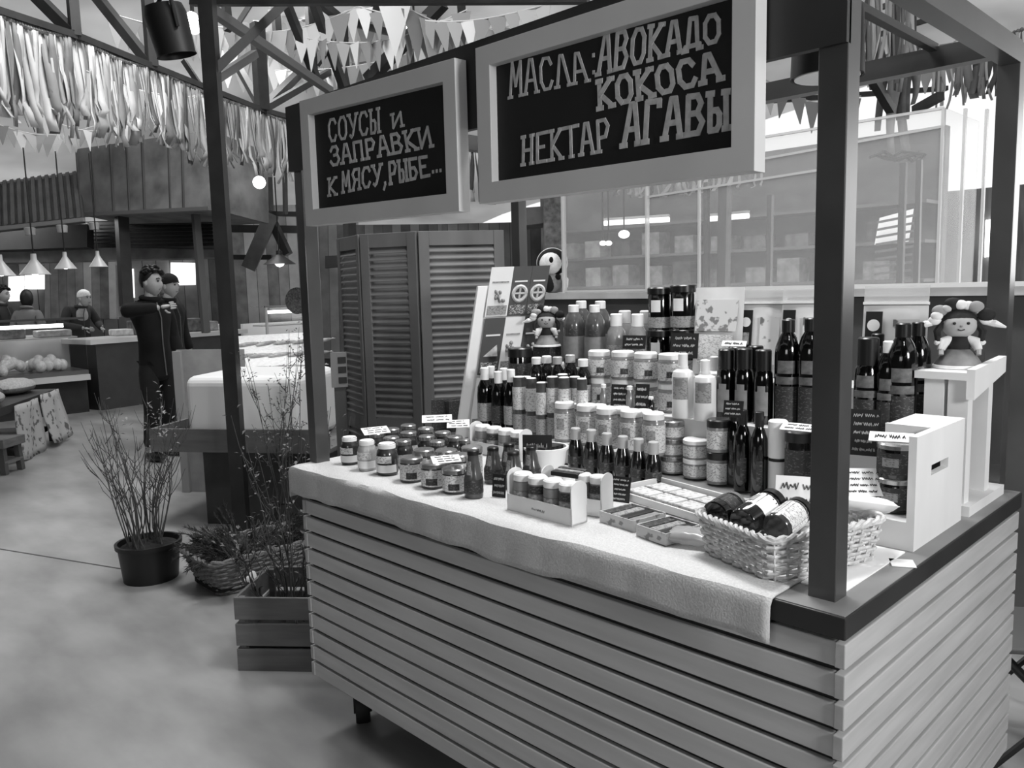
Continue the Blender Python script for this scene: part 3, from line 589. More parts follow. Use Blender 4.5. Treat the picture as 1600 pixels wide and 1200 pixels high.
def sign(label, c, fw_, words):
    """c: bl, br, tr, tl as (x, z)"""
    bl, br, tr, tl = [V(p) for p in c]
    t = thing('chalkboard_sign', label, 'sign', (bl.x, .03, bl.y), 0); T_ = Matrix.Translation(-t.location)
    cen = (bl+br+tr+tl)/4; q = [bl, br, tr, tl]
    def inset(p, s): return V((p.x+s*(1 if p.x < cen.x else -1), p.y+s*(1 if p.y < cen.y else -1)))
    inn = [inset(p, fw_) for p in q]; mb = MB()
    for i in range(4):
        j = (i+1) % 4; a, b, c_, d = q[i], q[j], inn[j], inn[i]
        mb.hexa([(p.x, -.012, p.y) for p in (a, b, c_, d)], .042, (0, -1, 0))
    mb.xf(T_).build('frame', m_frame, t, bevel=.0015)
    b2 = [inset(p, fw_-.004) for p in q]
    MB().hexa([(p.x, .012, p.y) for p in b2], .016, (0, -1, 0)).xf(T_).build('board', mat('chalkboard', .085, .75, .015, 10), t)
    mb = MB()
    for wd in words: word(mb, *wd, y=.0105)
    mb.xf(T_).build('lettering', m_chalk, t)
    return t
sign('framed blackboard lettered for sauces and dressings, the smaller-looking left sign', [(-1.872, 1.873), (-1.073, 1.857), (-1.073, 2.258), (-1.872, 2.286)], .052, [
  ('СОУСЫ', (-1.74, 2.136), (-1.447, 2.126), (-1.74, 2.206), (-1.446, 2.194), .0085), ('И', (-1.394, 2.127), (-1.327, 2.126), (-1.395, 2.166), (-1.334, 2.166), .0075),
  ('ЗАПРАВКИ', (-1.738, 2.06), (-1.195, 2.05), (-1.739, 2.117), (-1.21, 2.104), .0095), ('К', (-1.763, 1.965), (-1.7, 1.965), (-1.758, 2.019), (-1.697, 2.019), .0085),
  ('МЯСУ', (-1.676, 1.967), (-1.45, 1.971), (-1.675, 2.031), (-1.446, 2.03), .009), (',', (-1.452, 1.97), (-1.422, 1.97), (-1.452, 2.009), (-1.423, 2.008), .008),
  ('РЫБЕ', (-1.419, 1.967), (-1.218, 1.971), (-1.421, 2.03), (-1.226, 2.024), .0095), ('...', (-1.214, 1.978), (-1.164, 1.978), (-1.214, 1.995), (-1.165, 1.994), .0095)])
sign('framed blackboard lettered for avocado and coconut oils, the big right sign', [(-.992, 1.869), (-.196, 1.862), (-.196, 2.255), (-.990, 2.264)], .052, [
  ('МАСЛА', (-0.894, 2.126), (-0.625, 2.118), (-0.887, 2.211), (-0.638, 2.182), .0075), (':', (-0.623, 2.129), (-0.607, 2.128), (-0.623, 2.179), (-0.607, 2.178), .009),
  ('АВОКАДО', (-0.606, 2.126), (-0.28, 2.13), (-0.597, 2.209), (-0.282, 2.181), .0095), ('КОКОСА', (-0.607, 2.05), (-0.276, 2.056), (-0.608, 2.11), (-0.288, 2.107), .0115),
  ('НЕКТАР', (-0.856, 1.955), (-0.562, 1.954), (-0.852, 2.022), (-0.566, 2.023), .0085), ('АГАВЫ', (-0.536, 1.958), (-0.262, 1.957), (-0.528, 2.045), (-0.263, 2.027), .0125)])

# ------------------------------------------------------------------ burlap cloth over the front of the worktop
def cloth():
    mb = MB(); xl, xr, yf, zt = -L-.036, -.142, -.027, HT+.006; r = .018
    NS, NT = 110, 46; s0, s1 = xl-.11, xr; t0, t1 = -.118, .62
    def fold(d):                         # distance past an edge -> (outward, drop)
        if d <= 0: return 0, 0
        if d < r*pi/2: a = d/r; return r*sin(a)-0*a, r*(1-cos(a))
        return r, r+(d-r*pi/2)
    for j in range(NT+1):
        t_ = t0+(t1-t0)*(j/NT)
        for i in range(NS+1):
            s = s0+(s1-s0)*i/NS
            hem = .008*sin(s*5.3+.6)+.005*sin(s*13)+.003*sin(s*31)
            tt = t_ if j > 12 else t_-(hem*(1-j/12))
            ox, dx_ = fold((xl+r)-s); oy, dy_ = fold((yf+r)-tt)
            x = (xl+r)-ox if s < xl+r else s; y = (yf+r)-oy if tt < yf+r else tt
            z = zt-max(dx_, dy_)
            b = .006*sin(s*9)*sin(s*23+2)*min(1, max(0, dy_/.05))
            mb.v.append((x, y-abs(b)*.6, z+.0015*sin(s*17)*sin(tt*13)*(tt > .1)))
    for j in range(NT):
        for i in range(NS): a = j*(NS+1)+i; mb.f.append((a, a+1, a+NS+2, a+NS+1))
    return mb
tag(cloth().build('burlap_cloth', m_burlap, None, True, solid=.004), 'pale burlap cloth draped over the front edge of the stall counter', 'cloth')
tag(MB().box((-.14, .1, HT+.002), (-.05, .44, HT+.005)).build('paper_strip', m_paper), 'white paper strip lying beside the basket near the dark worktop edge', 'paper')
tag(MB().box((0, 0, 0), (.05, .05, .002), rz=.5).build('paper_label', m_paper, loc=(-.052, .335, HT+.003)), 'small white square label on the worktop at the right of the basket', 'label')

# ------------------------------------------------------------------ stepped shelves and crates under the goods
t = thing('stepped_display', 'white stepped shelf unit carrying the back rows of jars and bottles', 'shelf', (-1.7, .61, HT+.008))
for nm, a, b in (('step', (-1.80, .63, 1.078), (-.955, .79, 1.09)), ('step', (-1.75, .78, 1.188), (-.17, .96, 1.20)), ('step', (-1.75, .95, 1.308), (-.17, 1.13, 1.32)),
                 ('riser', (-1.75, .78, HT+.002), (-.17, .79, 1.188)), ('riser', (-1.66, .95, HT+.002), (-.17, .96, 1.308)), ('riser', (-1.66, 1.12, HT+.002), (-.17, 1.13, 1.308)), ('riser', (-1.80, .63, HT+.01), (-.955, .64, 1.078))):
    MB().box(a, b).xf(Matrix.Translation(-t.location)).build(nm, m_white, t)
m_crate = mat('new_pale_wood', .86, .6, .03, 5, (1, 1, .4), .05)
t = thing('wooden_crate', 'pale wooden crate end with a dark hand slot at the counter end', 'crate', (-.03, .46, HT+.002))
o = t.location; q = Matrix.Translation(-o)
mb = MB(); X0, X1 = -.056, -.038; ya, yb, zt = .458, .80, 1.283; h0, h1, hz0, hz1 = .56, .68, 1.175, 1.20
mb.box((X0, ya, HT+.002), (X1, yb, hz0)); mb.box((X0, ya, hz1), (X1, yb, zt)); mb.box((X0, ya, hz0), (X1, h0, hz1)); mb.box((X0, h1, hz0), (X1, yb, hz1))
mb.xf(q).build('end_panel', m_crate, t)
MB().box((-.165, ya, HT+.002), (X0, ya+.015, 1.078)).xf(q).build('front_board', m_crate, t); MB().box((-.165, ya+.015, 1.066), (X0, .62, 1.078)).xf(q).build('floor_board', m_crate, t)
tag(MB().box((-.155, .655, HT+.003), (-.075, .75, 1.235)).build('packet', mat('slot_shade', .1, .6)), 'added dark block darkening the hand slot inside the pale wooden crate', 'packet')  # dark block added so the hand slot looks shaded
MB().box((-.165, .605, 1.25), (X0, .62, zt)).xf(q).build('top_rail', m_crate, t); MB().box((-.16, .62, 1.245), (X0, .8, 1.283)).xf(q).build('top_board', m_crate, t)
t = thing('wooden_trestle', 'taller pale wooden upright stand behind the crate under the rag doll', 'stand', (-.1, .95, HT+.002)); o = t.location; q = Matrix.Translation(-o)
for a, b in (((-.16, .86, HT+.002), (-.11, .90, 1.375)), ((-.10, .86, HT+.002), (-.05, .90, 1.375)), ((-.10, 1.04, HT+.002), (-.05, 1.08, 1.375))): MB().box(a, b).xf(q).build('upright', m_crate, t)
MB().hexa([(-.03, .84, 1.325), (-.03, 1.12, 1.375), (-.03, 1.12, 1.42), (-.03, .84, 1.405)], .02, (1, 0, 0)).xf(q).build('cross_board', m_crate, t)
MB().box((-.18, .84, 1.375), (-.05, 1.1, 1.395)).xf(q).build('seat_board', m_crate, t); MB().box((-.13, .84, HT+.002), (-.03, 1.16, HT+.03)).xf(q).build('foot_board', m_crate, t)

# ------------------------------------------------------------------ behind the stall: dark counter, plexiglass, back of the neighbouring shop
t = thing('back_counter', 'dark panelled counter behind the stall with a pale top edge', 'counter', (-1, 2.5, 0))
MB().box((-3.0, 0, 0), (2.6, .5, 1.56)).build('front_panel', mat('counter_slate', .29, .6, .03, 3), t)
MB().box((-3.02, -.03, 1.56), (2.6, .55, 1.60)).build('worktop', mat('steel_worktop', .7, .3, .05, 6), t)
t = thing('plexiglass_screen', 'tall plexiglass screen with clear edges standing on the dark back counter', 'screen', (-2.98, 2.55, 1.60))
def pane(x0, x1, z1, y=0): MB().box((x0, y, .0), (x1, y+.006, z1)).build('pane', m_plexi_haze, t)
m_edge = mat_film('plexi_edge', .8, .35)
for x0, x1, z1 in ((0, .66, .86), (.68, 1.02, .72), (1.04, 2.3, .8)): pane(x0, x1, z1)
for a, b, w in (((0, .003, 0), (0, .003, .95), .035), ((.67, .003, 0), (.67, .003, .95), .03), ((1.03, .003, 0), (1.03, .003, .8), .018), ((2.3, .003, 0), (2.3, .003, .8), .025), ((2.36, .1, 0), (2.36, .1, .8), .02), ((2.42, .2, 0), (2.42, .2, .8), .02),
                ((.67, .003, .66), (2.3, .003, .72), .014), ((.67, .003, .56), (1.9, .003, .6), .012), ((1.03, .003, .8), (2.3, .003, .8), .016), ((0, .003, .01), (2.4, .003, .01), .02)):
    MB().bar(a, b, w, .012).build('edge_strip', m_edge, t)
MB().box((2.3, 0, 0), (2.306, .5, .8)).build('pane', m_plexi_haze, t)
t = thing('clear_shelf', 'clear top shelf behind the food packets along the dark back counter', 'shelf', (-1.9, 2.40, 1.6)); MB().box((0, -.05, 0), (2.3, .02, .02)).build('lip', mat('clear_lip', .85, .2), t)
m_dim = mat('dim_shop_wall', .47, .8, .10, 1.6, (1, 1, 1.6))
t = thing('shop_back_wall', 'dim grey back wall of the neighbouring shop behind the plexiglass', 'wall', (0, 6.6, 0)); MB().box((-7, 0, 0), (-1.95, .1, 3.0)).build('wall_panel', m_dim, t)
mb = MB()
for z in (.9, 1.25, 1.6, 1.95, 2.3): mb.box((-6.5, -.35, z), (-1.98, -.005, z+.03))
t = thing('shop_shelving', 'long plain shelves on the dim back wall behind the plexiglass', 'shelf', (0, 6.6, 0)); mb.build('shelf_boards', mat('shop_shelf', .5, .6), t)
k = 0
for z in (1.63, 1.98):
    for i in range(10):
        x = -6.25+.43*i+random.uniform(-.05, .05); h = random.uniform(.12, .26); g = random.choice((0, 1, 2, 3)); k += 1
        tag(MB().box((-.12, -.11, 0), (.12, .11, h)).build('goods_box', mat('shop_goods_%d' % g, (.3, .45, .62, .78)[g], .6, .12, 9), None, loc=(x, 6.40, z)), 'box of goods on the %s shelf behind the plexiglass, %s from the left end' % ('lower' if z < 1.7 else 'upper', (ORD+['seventeenth', 'eighteenth', 'nineteenth', 'twentieth', 'twenty-first', 'twenty-second'])[i]), 'box', 'goods on the neighbouring shop shelves')
for lb, a, b in (('left', (-3.626, 3.776, 2.145), (-3.136, 3.989, 2.148)), ('right', (-2.933, 4.195, 2.141), (-2.592, 4.255, 2.146))):
    t = thing('tube_light', 'glowing tube light behind the plexiglass, %s one' % lb, 'lamp', a); MB().tube([(0, 0, 0), V(b)-V(a)], .02, 10).build('tube', mat('tube_glow', 1, .3, emit=2.2), t, True); MB().bar((0, 0, .03), V(b)-V(a)+V((0, 0, .03)), .05, .02).build('fitting', m_white, t)
for lb, p, r in (('largest, near the middle', (-3.131, 3.395, 2.016), .03), ('lower left one of a pair', (-3.237, 3.276, 1.954), .018), ('lower right one of a pair', (-3.207, 3.307, 1.953), .018)):
    t = thing('shop_lamp', 'small glowing lamp behind the plexiglass, '+lb, 'lamp', p); MB().ball((0, 0, 0), (r*1.4, r*1.4, r), 14, 8).build('bulb', mat('bulb_glow', 1, .3, emit=5), t, True); MB().tube([(0, 0, r), (0, 0, .9)], .006, 5).build('cord', m_black, t)
for lb, u in (('thin left one', ((-2.762, 3.971, 1.504), (-2.838, 4.05, 2.408), .035)), ('thick one beside the thin one', ((-2.7, 4.035, 1.502), (-2.735, 4.148, 2.371), .075)), ('between the sign and the near post', ((-2.151, 3.732, 1.508), (-2.186, 3.822, 2.236), .035)), ('seen just right of the near post', ((-1.506, 4.387, 1.486), (-1.552, 4.503, 2.433), .04)), ('next to the clear screen end', ((-1.418, 4.475, 1.483), (-1.476, 4.584, 2.453), .035))):
    a, b, w = u; t = thing('shop_post', 'dark upright post behind the plexiglass, '+lb, 'post', (a[0], a[1], 0)); MB().bar((0, 0, 0), V(b)-V((a[0], a[1], 0)), w).build('shaft', m_steel, t)
    MB().box((-w, -w, 0), (w, w, .02)).build('foot', m_steel, t)
t = thing('bright_blind', 'daylit slatted window blind behind the plexiglass right of the near post', 'blind', (-1.954, 5.081, 1.909)); o = V(t.location)
MB().hexa([(-1.934, 5.03, 1.907), (-1.753, 5.217, 1.925), (-1.743, 5.272, 2.177), (-1.92, 5.079, 2.114)], .02).xf(Matrix.Translation(-o)).build('lit_panel', mat('lit_panel', .9, .4, emit=.75), t)
mb = MB()
for i in range(9): mb.bar(V((-1.881, 4.89, 1.619)).lerp(V((-1.895, 4.963, 2.127)), i/9), V((-1.69, 5.089, 1.642)).lerp(V((-1.699, 5.172, 2.178)), i/9), .03, .018)
mb.xf(Matrix.Translation(-o)).build('slat', mat('blind_slat', .5, .6), t)
t = thing('cable_bundle', 'dark bundle of cables on the clear screen right of the near post', 'cable', (-1.065, 3.03, 2.279))
mb = MB(); P0 = V(rt)
for i in range(7): mb.tube([P0*(-.13+.04*i)+V((0, 0, .01*sin(i))), P0*(-.06+.03*i)+V((0, .01, .028*cos(i*2))), P0*(.02+.02*i)+V((0, 0, -.018*cos(i))), P0*(.1+.01*i)+V((0, 0, .01))], .009, 6)
mb.build('cable', m_black, t, True)
for i, (u, w) in enumerate(((0, .07), (1, .12), (2, .09), (3, .14), (4, .08))):
    p = V(((-2.206, 5.6, 3.617), (-2.082, 5.6, 3.6), (-1.979, 5.6, 3.517), (-1.881, 5.6, 3.525), (-1.814, 5.6, 3.529))[i]); mb = MB(); z0, z1 = p.z, p.z-(.75, .95, .9, .6, .5)[i]
    for j in range(9):
        f = j/8; c = V((p.x+.05*sin(f*4+i)+.12*f*(-1 if i > 2 else .6), p.y+.03*cos(f*5+i), z0+(z1-z0)*f)); an = .6*sin(f*3+i*2); e = V((cos(an), sin(an), 0))*w*(1-.5*abs(f-.4)); mb.v += [tuple(c-e/2), tuple(c+e/2)]
        if j: q = 2*j-2; mb.f.append((q, q+1, q+3, q+2))
    tag(mb.build('hanging_drape', mat('drape_%d' % (i % 3), (.4, .62, .5)[i % 3], .6, .08, 6), None, True, solid=.004), 'twisted strip of drapery hanging behind the canopy corner, %s from the left' % ORD[i], 'drape', 'drapery strips behind the canopy corner')
# stool with crossed legs at the right edge
t = thing('folding_stool', 'folding stool with thin crossed metal legs at the bottom right corner', 'stool', (-0.024, 1.671, 0), .6)
for a, b in (((-.2, -.17, 0), (.2, -.17, .42)), ((.2, -.17, 0), (-.2, -.17, .42)), ((-.2, .17, 0), (.2, .17, .42)), ((.2, .17, 0), (-.2, .17, .42))): MB().tube([a, b], .011, 8).build('leg', m_black, t, True)
MB().tube([(-.17, -.17, .03), (-.17, .17, .03)], .009, 8).build('crossbar', m_black, t, True); MB().tube([(.17, -.17, .03), (.17, .17, .03)], .009, 8).build('crossbar', m_black, t, True)
MB().box((-.21, -.19, .415), (.21, .19, .435)).build('seat', mat('stool_seat', .3, .7), t, bevel=.006)

# ================================================================== the goods on the stall
m_glassd = mat('dark_bottle_glass', .10, .12, spec=.6, coat=.3); m_glassb = mat('black_bottle_glass', .055, .1, spec=.6, coat=.4)
m_sauce = mat('sauce_filled_glass', .30, .18, .04, 30, coat=.3); m_pres = mat('dark_preserve_glass', .22, .15, .05, 40, coat=.3)
m_pale = mat('pale_preserve_glass', .66, .2, .05, 40, coat=.3); m_clear = mat('greyish_filled_glass', .50, .18, .05, 25, coat=.3)
m_capw = mat('white_cap', .92, .4); m_capk = mat('black_cap', .12, .3); m_capm = mat('tin_lid', .62, .25, .05, 20, metal=.75); m_capg = mat('pale_grey_cap', .68, .35)
m_lab = mat_print('pale_printed_label', .82, .58, 150, .57, .55, (1, 1, 2)); m_labg = mat_print('grey_printed_label', .60, .46, 130, .56, .55, (1, 1, 2)); m_labd = mat_print('dark_printed_label', .19, .36, 130, .6, .55, (1, 1, 2))
m_labm = mat('plain_mid_label', .5, .6, .04, 40); m_labk = mat('black_label', .1, .5); m_labo = mat('olive_grey_label', .36, .55, .08, 60); m_labw = mat('plain_white_label', .9, .6)
PR = dict(
 jar=[(.0, 0), (.92, 0), (1, .03), (1, .70), (.97, .78), (.84, .84), (.84, .99)],
 pot=[(.0, 0), (.9, 0), (1, .08), (1.0, .35), (.99, .62), (.88, .78), (.76, .84), (.76, .99)],
 straight=[(.0, 0), (.97, 0), (1, .03), (1, .8), (.95, .84), (.92, .99)],
 bottle=[(.0, 0), (.95, 0), (1, .03), (1, .56), (.9, .66), (.5, .78), (.42, .84), (.42, .98)],
 slim=[(.0, 0), (.95, 0), (1, .02), (1, .5), (.85, .62), (.62, .74), (.56, .8), (.56, .98)],
 round=[(.0, 0), (.95, 0), (1, .05), (1, .55), (.92, .68), (.6, .78), (.46, .81), (.46, .98)],
 tall=[(.0, 0), (.95, 0), (1, .02), (1, .66), (.95, .74), (.7, .83), (.46, .88), (.42, .98)],
 sauce=[(.0, 0), (.95, 0), (1, .03), (1, .42), (.82, .52), (.72, .7), (.62, .8), (.55, .97)],
 vial=[(.0, 0), (.95, 0), (1, .03), (1, .6), (.7, .68), (.6, .97)],
 lotion=[(.0, 0), (.95, 0), (1, .02), (1, .66), (.9, .72), (.5, .76), (.5, .8)])
def rad_at(pr, f):
    for (r0, z0), (r1, z1) in zip(pr, pr[1:]):
        if z0 <= f <= z1 and z1 > z0: return r0+(r1-r0)*(f-z0)/(z1-z0)
    return pr[-1][0]
def vessel(name, label, cat, p, style, body, cap, labels=(), group=None, rz=None, lidname='lid', tilt=None):
    """p = x, y, z, height, radius; cap = (r, z0, z1, material); labels = (z0, z1, half angle, centre, material, part)"""
    x, y, z, h, r = p; pr = PR[style]
    if rz is None: rz = toward_shopper(x, y)*.75+random.uniform(-.12, .12)
    t = thing(name, label, cat, (x, y, z), rz, group)
    if tilt: t.rotation_euler = tilt
    MB().lathe([(a*r, b*h) for a, b in pr], n=24).build('body', body, t, True)
    if cap:
        cr, c0, c1, cm = cap; e = min(.15*cr*r, .004)
        MB().lathe([(cr*r*.8, c0*h), (cr*r, c0*h), (cr*r, c1*h-e), (cr*r-e, c1*h), (0, c1*h)], n=24).build(lidname, cm, t, True)
    for k, (z0, z1, ha, ce, lm, nm) in enumerate(labels):
        zz = [z0+(z1-z0)*i/6 for i in range(7)]
        prof = [(rad_at(pr, f)*r+.0008+.0006*k, f*h) for f in zz]+[(rad_at(pr, f)*r+.0002, f*h) for f in reversed(zz)]
        MB().lathe(prof, n=14, a0=rad(-90+ce-ha), a1=rad(-90+ce+ha)).build(nm, lm, t, True)
    return t
def scrib(mb, x0, x1, z, h, y, w, n=9):
    # unreadable handwriting: short joined strokes broken into words
    n = n*3; P = [V((x0+(x1-x0)*(i+random.uniform(-.3, .3))/n, y, z+h*random.uniform(.2, .5)*(1 if i % 2 else -1))) for i in range(n+1)]
    for i, (a, b) in enumerate(zip(P, P[1:])):
        if i % 11 > 8: continue
        mb.bar(a, b, .0012, w*.7, (0, 1, 0))
def card(label, p, w, h, rz, tilt=.25, dark=True, rows=3, name='price_card', group=None, m=None):
    t = thing(name, label, 'card', p, rz, group); R_ = Matrix.Rotation(-tilt, 4, 'X')
    MB().box((-w/2, -.001, 0), (w/2, .001, h)).xf(R_).build('panel', m or (m_labk if dark else m_paper), t)
    mb = MB()
    for i in range(rows):
        s = random.uniform(.3, .42); scrib(mb, -w*s, w*random.uniform(.25, .42), h*(1-(i+.7)/(rows+.4)), h*.42/rows, -.0022, h*.12/rows, 8+i)
    mb.xf(R_).build('writing', m_chalk if dark else m_labk, t); return t
ZC = HT+.0085

PACKS = []
# --- round jars with white lids, front left
for i, (p, b, lb) in enumerate((((-1.897, 0.135, 1.017, 0.101, 0.034), m_pres, 'dark round jar with white lid, first at the left end of the counter'), ((-1.758, 0.116, 1.017, 0.108, 0.034), m_pale, 'pale filled round jar with white lid between two dark ones at the counter end'), ((-1.649, 0.124, 1.017, 0.109, 0.038), m_pres, 'dark round jar with white lid, third from the left end of the counter'))):
    vessel('jar', lb, 'jar', p, 'pot', b, (.8, .84, 1.0, m_capw), ((.1, .34, 75, -10, m_labw, 'label'), (.4, .62, 60, -25, m_lab, 'upper_label')), 'round jars at the counter end')
# --- straight jars with flat lids, front row
for i, p in enumerate(((-1.504, 0.117, 1.017, 0.082, 0.039), (-1.382, 0.113, 1.017, 0.082, 0.041), (-1.28, 0.113, 1.017, 0.078, 0.038))):
    vessel('jar', ('straight jar with flat tin lid and pale label, left of the front three', 'straight jar with flat tin lid, middle of the front three, under a price card', 'straight jar with flat tin lid, right of the front three beside the sauce bottle')[i], 'jar', p, 'straight', m_pres, (1.05, .8, 1.0, m_capm),
           ((.1, .74, 100, 0, m_lab, 'label'), (.16, .42, 26, 5, m_labd, 'picture')), 'straight jars with flat lids')
for i, p in enumerate(((-1.344, 0.189, 1.017, 0.1, 0.035), (-1.433, 0.21, 1.017, 0.1, 0.036), (-1.501, 0.169, 1.017, 0.1, 0.034), (-1.406, 0.3, 1.017, 0.1, 0.035), (-1.47, 0.192, 1.017, 0.085, 0.034))):
    vessel('jar', 'flat lidded straight jar behind the front three, '+('nearest the dark sauce bottle', 'second from the right at the back', 'leftmost, mostly hidden', 'farthest right, behind the sauce bottle cap', 'lowest one, between its neighbours')[i], 'jar', p, 'straight', m_pres, (1.05, .8, 1.0, m_capm), ((.1, .74, 100, 0, m_lab, 'label'),), 'straight jars with flat lids')
# --- tin lidded jars at the back of the left end
for i, p in enumerate(((-1.775, 0.235, 1.017, 0.1, 0.034), (-1.688, 0.224, 1.017, 0.1, 0.034), (-1.919, 0.342, 1.017, 0.1, 0.036), (-1.938, 0.437, 1.017, 0.1, 0.036), (-1.81, 0.34, 1.017, 0.1, 0.036), (-1.823, 0.433, 1.017, 0.1, 0.036), (-1.691, 0.332, 1.017, 0.1, 0.034), (-1.581, 0.293, 1.017, 0.1, 0.032), (-1.704, 0.421, 1.017, 0.1, 0.034), (-1.597, 0.389, 1.017, 0.1, 0.033), (-1.562, 0.405, 1.017, 0.09, 0.023), (-1.909, 0.263, 1.017, 0.095, 0.032))):
    vessel('jar', 'dark tin lidded jar, left cluster, '+('just behind the third white lid', 'in front of the cluster by the straight jars', 'at the back left beside the louvred screen', 'farthest back left', 'in the second rank from the back', 'at the back, right of the farthest one', 'in the middle of the cluster', 'at the front right of the cluster', 'at the back right of the cluster', 'by the white jar carrier', 'small one under the far white carrier', 'behind the price card at the end')[i], 'jar', p, 'pot', m_pres, (.86, .84, 1.0, m_capm), ((.1, .5, 70, 0, m_lab, 'label'),), 'tin lidded jars in the left cluster')
card('flat white price card lying on the jars at the left counter end', (-1.822, 0.209, 1.125), .1, .05, toward_shopper(-1.9, .25)+.3, 1.2, False, 3)
card('flat price card lying over two tin lids at the middle of the front jars', (-1.276, 0.084, 1.115), .09, .045, toward_shopper(-1.4, .2)+.2, 1.25, False, 3)
card('white price card standing behind the left jar cluster by the louvred screen', (-1.866, 0.526, 1.12), .12, .05, toward_shopper(-1.8, .5), 1.1, False, 2)
card('white price card with three lines in front of the far white carrier', (-1.795, 0.575, 1.1), .09, .045, toward_shopper(-1.6, .5), 1.0, False, 3)
for i, (p, w) in enumerate((((-2.157, 0.804, 1.017), .11), ((-2.079, 0.824, 1.017), .1))):
    t = tag(MB().box((-w/2, -.03, 0), (w/2, .03, .14)).build('packet', m_labd, None, bevel=.003, loc=p), ('dark printed packet behind the left jar cluster, the left of two', 'dark printed packet behind the left jar cluster, the right of two')[i], 'packet', 'dark packets behind the jars'); t.rotation_euler = (rad(-8), 0, toward_shopper(p[0], p[1])+(.3 if i else -.1))
# --- sauce bottles
for i, p in enumerate(((-1.188, 0.111, 1.017, 0.145, 0.029), (-1.275, 0.276, 1.017, 0.118, 0.031), (-1.28, 0.354, 1.017, 0.118, 0.032), (-1.172, 0.267, 1.017, 0.118, 0.032), (-1.184, 0.361, 1.017, 0.118, 0.029))):
    vessel('sauce_bottle', 'grey sauce bottle with black cap, '+('front one at the end of the straight jars', 'second from the left, behind the black card', 'rear one of the middle three', 'front one of the middle three, behind the white carrier', 'rightmost, beside the white bucket')[i], 'bottle', p, 'sauce', m_sauce, (.62, .9, 1.0, m_capk), ((.1, .4, 120, 0, m_labd, 'label'), (.5, .78, 18, -25, m_labg, 'neck_strip')), 'small sauce bottles', lidname='cap')
card('black card with white drawing leaning between sauce bottles and front carrier', (-1.125, 0.155, 1.017), .045, .07, .35, .15, True, 3)

# --- white cardboard carriers with small jars
def carrier(label, a, b, depth, n, jl, jg, gone=()):
    a, b = V((a[0], a[1])), V((b[0], b[1])); d = (b-a); w = d.length; rz = math.atan2(d.y, d.x)
    t = thing('jar_carrier', label, 'box', (a.x, a.y, ZC), rz)
    MB().box((0, 0, 0), (w, depth, .003)).build('base', m_card, t); MB().box((0, 0, .003), (w, .003, .046)).build('front_panel', m_card, t); MB().box((0, depth-.003, .003), (w, depth, .046)).build('back_panel', m_card, t)
    for x in (0, w-.003):
        pts = [(0, 0), (depth, 0), (depth, .095)]+[(depth/2+depth/2*cos(k*pi/10), .095+.022*sin(k*pi/10)) for k in range(1, 10)]+[(0, .095)]
        m_ = len(pts); mb = MB().add([(xx, y, z+.0005) for xx in (x, x+.003) for y, z in pts], [tuple(reversed(range(m_))), tuple(range(m_, 2*m_))]+[(k, (k+1) % m_, m_+(k+1) % m_, m_+k) for k in range(m_)])
        mb.build('end_panel', m_card, t)
    mb = MB(); scrib(mb, w*.4, w*.6, .02, .008, -.0008, .002, 9); mb.build('printed_mark', m_labg, t)
    R_ = Matrix.Rotation(rz, 3, 'Z'); r = min((w-.012)/n/2*.97, depth/2-.004)
    for i in range(n):
        if i in gone: continue
        q = R_ @ V((.006+(w-.012)*(i+.5)/n, depth/2, 0))
        vessel('jar', 'small jar with white lid in the %s, %s from the left' % (jl, ORD[i]), 'jar', (a.x+q.x, a.y+q.y, ZC+.0035, .104, r), 'straight', m_clear, (1.02, .8, 1.0, m_capw), ((.55, .76, 100, 0, m_labd if i % 2 else m_labm, 'label_band'), (.1, .52, 100, 0, m_labg, 'label')), jg, rz=rz)
carrier('white cardboard carrier of four small jars at the front edge of the counter', (-1.011, 0.081, 1.018), (-0.761, 0.074, 1.018), .062, 4, 'front white carrier', 'jars in the front carrier')
carrier('white cardboard carrier of four small jars, the far one behind the sauce bottles', (-1.7, 0.551, 1.018), (-1.42, 0.542, 1.018), .066, 4, 'far white carrier', 'jars in the far carrier')
carrier('white cardboard carrier with two small jars behind the front carrier', (-0.95, 0.158, 1.018), (-0.754, 0.19, 1.018), .066, 4, 'half empty carrier', 'jars in the half empty carrier', (0, 1))
for i in range(3):
    t = tag(MB().box((-.045, -.009, 0), (.045, .009, .014)).build('snack_bar', (m_labk, m_labg, m_labd)[i], None, bevel=.003), 'dark wrapped bar lying across the half empty carrier, %s from the front' % ORD[i], 'bar', 'bars on the half empty carrier')
    a, b = V((-0.95, 0.158, 1.018)), V((-0.754, 0.19, 1.018)); d = (b-a).normalized(); t.location = a+d*.075+V((-d.y, d.x, 0))*(.014+.019*i)+V((0, 0, .095+.002*i)); t.rotation_euler = (0, 0, math.atan2(d.y, d.x))
# --- white bucket with black card
p = (-1.191, 0.438, 1.017, 0.105, 0.076); r = p[4]
t = thing('bucket', 'white round bucket holding a black lettered card amid the stall', 'bucket', p[:3])
MB().lathe([(0, 0), (r*.72, 0), (r*.93, .098), (r*1.0, .098), (r*1.0, .105), (r*.9, .105), (r*.69, .004), (0, .004)], n=30).build('tub', m_capw, t, True)
for i in range(8): MB().box((-.03, -.006, 0), (.03, .006, .1)).xf(Matrix.Translation((0, -.03+.011*i, .006))).build('sachet', m_labk if i % 2 else m_labd, t)
card('black card with chalk writing standing in the white bucket', (p[0]-.004, p[1]-.038, p[2]+.012), .098, .135, toward_shopper(p[0], p[1])*.8, .05, True, 2)

